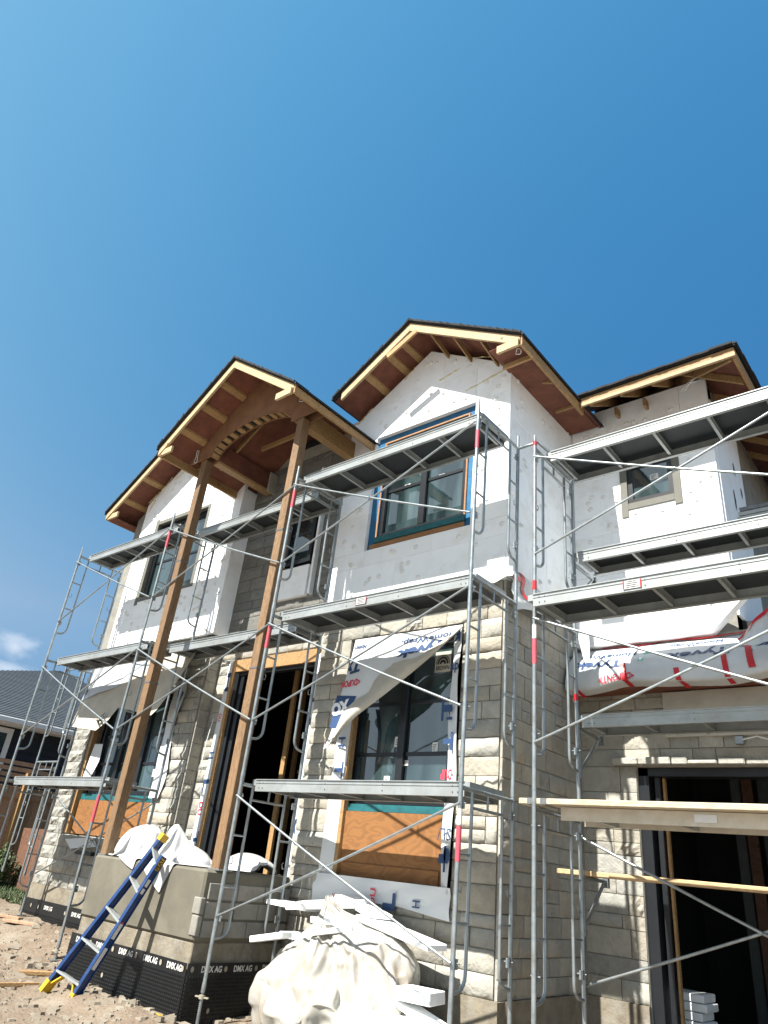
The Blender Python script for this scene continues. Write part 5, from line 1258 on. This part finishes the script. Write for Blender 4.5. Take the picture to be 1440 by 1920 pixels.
slab(8.28, .34, -2.02, .80, .45, .14, 6, 0, 'thick foam block at the upper right of the ground stack')
slab(8.22, .34, -2.09, 1.0, .5, .06, 3, 0, 'thin dirty foam layer under the thick block')
slab(8.20, .34, -2.25, 1.0, .5, .155, 5, 0, 'bottom foam block of the ground stack')
slab(7.80, .52, -1.90, .35, .3, .06, 0, 5, 'small flat foam piece tucked under the clear bag')
slab(8.62, .30, -1.92, .26, .2, .07, 30, 8, 'little foam scrap on the right end of the thick block')
slab(7.95, .22, -2.02, .30, .22, .06, -20, 6, 'broken foam corner leaning on the ground stack')
slab(8.0, .35, -1.93, .34, .24, .05, 16, -5, 'thin foam chip on top of the ground stack')
slab(8.50, .72, -2.3, .5, .4, .22, 30, 0, 'shadowed foam block at the foot of the wall')
# sheets on the porch base
sheet('left', 'plastic_sheet', 'poly_clean', 'bulging white plastic sheet at the left end of the porch base')
sheet('middle', 'plastic_sheet', 'poly_clean', 'folded white sheet behind the ladder top hanging over the porch edge')
sheet('right', 'plastic_sheet', 'poly_clean', 'flattened white sheet right of the timber post')
# garage contents
for k_ in range(6):
    slab_o = MB(); q_ = at('Y', 3.75, 1275, 1862+8); x = q_.x+.03*math.sin(k_*2.1)+.05; z = q_.z-.085*(5-k_)-.02
    slab_o.box(x-.17-.02*(k_%2), x+.17+.03*(k_%3), 3.75, 4.15, z, z+.075)
    single(slab_o, 'foam_offcut', 'foam', ('lowest', 'second', 'third', 'fourth', 'fifth', 'topmost')[k_]+' foam slab of the stack just inside the garage', 'foam block', 'foam slabs in the garage', bevel=.008)
for x, lab in ((at('Y', 5.2, 1405, 1840).x, 'left'), (at('Y', 5.2, 1434, 1845).x, 'right')):
    single(MB().tube([(x, 5.2, -2.15), (x, 5.7, -2.15)], [.105, .105], 14), 'sheet_roll', 'drywall', lab+' of two rolls lying on the dark garage floor', 'roll', 'rolls on the garage floor')
# loose lumber on the ground
for (x, y, l_, rz, lab) in ((3.75, -.55, .42, 60, 'short lumber block lying by the second scaffold foot'), (4.05, -.95, .55, 75, 'thin split lumber stick left of the ladder feet'), (1.2, .35, .7, 15, 'weathered board lying at the left edge'), (.4, .55, .6, 8, 'grey board farther left near the bushes'), (3.4, -.95, .3, -20, 'flat lumber scrap on the dirt')):
    a = math.radians(rz); p = Vector((x, y, gz(x, y)+.03)); d = Vector((math.cos(a), math.sin(a), .02))*l_/2
    single(MB().beam(p-d, p+d, .09 if 'stick' not in lab else .03, .04), 'lumber_scrap', 'lumber' if 'grey' not in lab and 'weathered' not in lab else 'fence_wood', lab, 'board', 'lumber scraps on the dirt', bevel=.004)
p = at('Z', -2.26, 285, 1910); single(MB().box(p.x-.08, p.x+.08, p.y-.06, p.y+.06, -2.34, -2.22), 'lumber_block', 'yellow', 'pale yellow wooden block at the bottom edge of the dirt', 'block', bevel=.006)
# wires
rope(loop((3.36, -.02, 5.30), .045, .13, -.03), 'wire_loop', 'white wire loop tied on the left corner of the arched panel')
rope(loop((6.0, -.06, 5.50), .10, .07, -.03), 'wire_loop', 'white wire loop hanging at the right corner of the arched panel')
rope(loop((9.22, .75, 5.52), .05, .05), 'wire_loop', 'white wire loop under the right corner of the centre gable eave')
rope([(10.75, 2.55, 5.42), (10.85, 2.5, 5.50), (10.95, 2.5, 5.46), (10.8, 2.52, 5.52), (10.92, 2.5, 5.55), (10.7, 2.55, 5.44)], 'wire_loop', 'white wire bundle under the garage eave')
rope([(3.50, 1.33, 1.12), (3.49, 1.30, .8), (3.47, 1.30, .45), (3.52, 1.3, .40), (3.50, 1.3, .30), (3.42, 1.3, .32), (3.44, 1.3, .42)], 'hanging_wire', 'thin white wire hanging on the stone left of the door')
single(MB().box(-.08+1.0, 1.42, 1.05, 1.13, -1.0, -.94), 'wall_tool', 'frame_black', 'black level leaning flat against the stone under the left window', 'level')
t = thing('wall_light_box', 'small metal electrical box with white wire above the garage door', 'electrical box', (10.75, 3.0, .93)); MB().box(10.72, 10.80, 2.98, 3.05, .88, .96).build('box', 'steel', t); MB().tube([(10.8, 2.97, .92), (10.95, 2.96, .95), (11.1, 2.96, .90), (11.3, 2.96, .93)], .008, 6).build('wire', 'rope', t)

# ------------------------------------------------------------------ neighbour house, fence, bushes
nh = thing('neighbour_house', 'dark sided neighbour house with grey shingle hip roof behind the left scaffold', 'house', (-10, 4, -2))
s_ = .5; X0, Y0, Y1 = -6.0, -2.5, 12.5; Z0 = 1.75
def rp_(x, y): return (x, y, Z0+s_*(X0-x))
apx = -10.9
# shingle courses as separate strips
nc = 44; ridge_x = -10.91
for k_ in range(nc):
    xa = X0-(X0-ridge_x)*k_/nc; xb = X0-(X0-ridge_x)*(k_+1)/nc
    hy = lambda x: (Y0+(X0-x)*1.6, 10.6-(X0-x)*1.07)
    (ya0, ya1), (yb0, yb1) = hy(xa), hy(xb)
    n = 1
    mb = MB(); mb.prism([(xa, ya0, Z0+s_*(X0-xa)+.018), (xa, ya1, Z0+s_*(X0-xa)+.018), (xb, yb1, Z0+s_*(X0-xb)), (xb, yb0, Z0+s_*(X0-xb))], (0, 0, -.03)); mb.build('shingle_course', 'shingle_grey', nh)
mb = MB(); mb.add([(X0, -2.5, Z0-.02), (X0, 10.6, Z0-.02), (-14, 5.5, Z0-.02)], [(0, 1, 2)]); mb.add([(X0, 10.6, Z0), (ridge_x, 5.35, Z0+s_*4.91), (-16, 5.35, Z0+s_*4.91), (-16, 10.6, Z0)], [(0, 1, 2, 3)]); mb.add([(X0, -2.5, Z0), (ridge_x, 5.35, Z0+s_*4.91), (-16, 5.35, Z0+s_*4.91), (-16, -2.5, Z0)], [(0, 1, 2, 3)]); mb.build('roof_back', 'shingle_grey', nh, recalc=False)
MB().box(X0, X0+.12, -2.5, 10.6, Z0-.12, Z0).build('gutter', 'trim_white', nh, bevel=.01)
MB().box(X0-.5, X0, -2.4, 10.5, Z0-.16, Z0-.12).build('soffit', 'trim_white', nh)
MB().box(-12, X0-.45, -2.1, 10.2, -2.3, Z0-.16).build('wall', 'siding_dark', nh)
mb = MB()
for k_ in range(20): z = -2+k_*.18; mb.prism([(X0-.45, -2.1, z), (X0-.425, -2.1, z), (X0-.448, -2.1, z+.17)], (0, 12.3, 0))
mb.build('siding_boards', 'siding_dark', nh)
wn = MB(); wn.box(X0-.45, X0-.40, 1.0, 2.55, .35, 1.55); wn = wn.build('window', 'trim_white', nh, bevel=.01); MB().box(X0-.405, X0-.39, 1.15, 2.4, .48, 1.42).build('pane', 'glass', wn)
MB().beam((-8.6, 6.4, 2.9), (-8.9, 7.2, 3.2), .3, .2).build('roof_vent', 'shingle', nh)
# fence
fn = thing('board_fence', 'brown vertical board fence with a lumber post at the far left', 'fence', (-5.5, 2.0, -2.2))
for k_ in range(22):
    y = .4+k_*.15; MB().box(-4.62, -4.60, y, y+.135, -2.1, .15).build('fence_board', 'fence_wood', fn)
MB().box(-4.60, -4.55, .3, 3.7, -.10, .02).build('rail', 'fence_wood', fn); MB().box(-4.60, -4.55, .3, 3.7, -1.8, -1.7).build('rail', 'fence_wood', fn)
MB().box(-4.58, -4.44, 2.35, 2.49, -2.2, .45).build('post', 'lumber', fn)
for k_ in range(4): MB().box(-4.6, -4.57, .3, 3.0, .2+k_*.13, .29+k_*.13).build('top_slat', 'fence_wood', fn)
dk = thing('dark_side_gate', 'dark slatted screen between the fence and the house', 'screen', (-3.5, 3.2, -2))
MB().box(-4.4, -1.0, 3.6, 3.65, -2.1, .35).build('panel', 'void', dk)
for k_ in range(24): MB().box(-4.35+k_*.14, -4.32+k_*.14, 3.56, 3.59, -2.1, .3).build('slat', 'fence_wood' if k_ % 5 == 0 else 'siding_dark', dk)
pl = thing('leaning_plywood', 'reddish brown plywood sheet leaning upright behind the left scaffold legs', 'plywood sheet', (-2.4, 2.6, -1.9))
a_, b2, c_, d_ = at('Y', 2.2, 14, 1672), at('Y', 2.2, 64, 1672), at('Y', 2.45, 98, 1556), at('Y', 2.45, 45, 1552)
MB().prism([a_, b2, c_, d_], (0, .018, 0)).build('sheet', 'ply_brown', pl)
for x_, y_ in ((14, 1672),): pass
def bush(c, r, n, name, label, seed, m='leaf'):
    t = thing(name, label, 'bush', (c[0], c[1], c[2])); rs = random.Random(seed); mb = MB(); st = MB()
    for _ in range(7):
        a = rs.uniform(0, 6.28); st.tube([(c[0], c[1], c[2]), (c[0]+r[0]*.6*math.cos(a), c[1]+r[1]*.6*math.sin(a), c[2]+r[2]*1.3)], [.02, .006], 5)
    for _ in range(n):
        a = rs.uniform(0, 6.28); u = rs.random()**.5; h = rs.random()
        q = .7+.3*math.sin(a*3+seed); p = Vector((c[0]+r[0]*u*q*math.cos(a), c[1]+r[1]*u*q*math.sin(a), c[2]+h*r[2]*1.7*(1-.4*u)))
        ax1 = Vector((rs.gauss(0, 1), rs.gauss(0, 1), rs.gauss(0, 1))).normalized(); ax2 = ax1.orthogonal().normalized(); s = rs.uniform(.02, .045)
        mb.add([p-ax1*s, p+ax2*s*.5, p+ax1*s, p-ax2*s*.5], [(0, 1, 2, 3)])
    st.build('stems', 'bark', t); mb.build('leaves', m, t, recalc=False, kind='stuff')
p = at('Y', 1.9, -6, 1660)
bush((p.x-.1, 1.9, -2.05), (.45, .4, .65), 2600, 'bush', 'dark green leafy bush at the left edge below the fence', 4)
mb = MB(); rs = random.Random(9)
for _ in range(2600):
    x = rs.uniform(-3.2, -.3); y = rs.uniform(1.35, 2.4); z = gz(x, y); a = rs.uniform(0, 6.28); s = rs.uniform(.03, .1)
    mb.add([(x, y, z), (x+.02*math.cos(a), y+.02*math.sin(a), z), (x+.05*math.cos(a+1), y+.05*math.sin(a+1), z+s)], [(0, 1, 2)])
o = mb.build('weeds', 'leaf', recalc=False, kind='stuff'); o['label'] = 'low weeds growing along the fence foot'; o['category'] = 'weeds'

# ------------------------------------------------------------------ clouds (real far soft volumes)
m = bpy.data.materials.new('cloud'); m.use_nodes = True; N = m.node_tree.nodes; L = m.node_tree.links; N.clear()
out = N.new('ShaderNodeOutputMaterial'); vol = N.new('ShaderNodeVolumePrincipled'); tc = N.new('ShaderNodeTexCoord')
vol.inputs['Color'].default_value = (1, .97, .97, 1); vol.inputs['Anisotropy'].default_value = .2
nn = N.new('ShaderNodeTexNoise'); nn.inputs['Scale'].default_value = 2.2; nn.inputs['Detail'].default_value = 6; L.new(tc.outputs['Object'], nn.inputs[0])
ln_ = N.new('ShaderNodeVectorMath'); ln_.operation = 'LENGTH'; L.new(tc.outputs['Object'], ln_.inputs[0])
ma = N.new('ShaderNodeMath'); ma.operation = 'SUBTRACT'; L.new(nn.outputs[0], ma.inputs[0]); 
mm = N.new('ShaderNodeMath'); mm.operation = 'MULTIPLY'; mm.inputs[1].default_value = .62; L.new(ln_.outputs['Value'], mm.inputs[0]); L.new(mm.outputs[0], ma.inputs[1])
mx = N.new('ShaderNodeMath'); mx.operation = 'MULTIPLY'; mx.use_clamp = False; mx.inputs[1].default_value = .032; L.new(ma.outputs[0], mx.inputs[0])
m0 = N.new('ShaderNodeMath'); m0.operation = 'MAXIMUM'; m0.inputs[1].default_value = 0; L.new(mx.outputs[0], m0.inputs[0])
L.new(m0.outputs[0], vol.inputs['Density']); L.new(vol.outputs[0], out.inputs['Volume']); MATS['cloud'] = m
for (px_, py_, dist, sx, sz, lab) in ((28, 1208, 700, 30, 17, 'small white puffy cloud low at the left edge of the sky'), (15, 1258, 700, 38, 12, 'faint low cloud bank just above the neighbour roof')):
    d = Vector(FW+RT*(px_-720)/FPX-UP*(py_-960)/FPX); c = Vector(CAM)+d*dist
    mb = MB(); n = 16; mb.grid([[(math.sin(math.pi*j/8)*math.cos(6.283*i/n), math.sin(math.pi*j/8)*math.sin(6.283*i/n), math.cos(math.pi*j/8)) for i in range(n+1)] for j in range(9)])
    o = single(mb, 'cloud', 'cloud', lab, 'cloud', local=True); o.location = c; o.scale = (sx, sx, sz); o['kind'] = 'stuff'
SC.cycles.volume_bounces = 2 if hasattr(SC, 'cycles') else 0
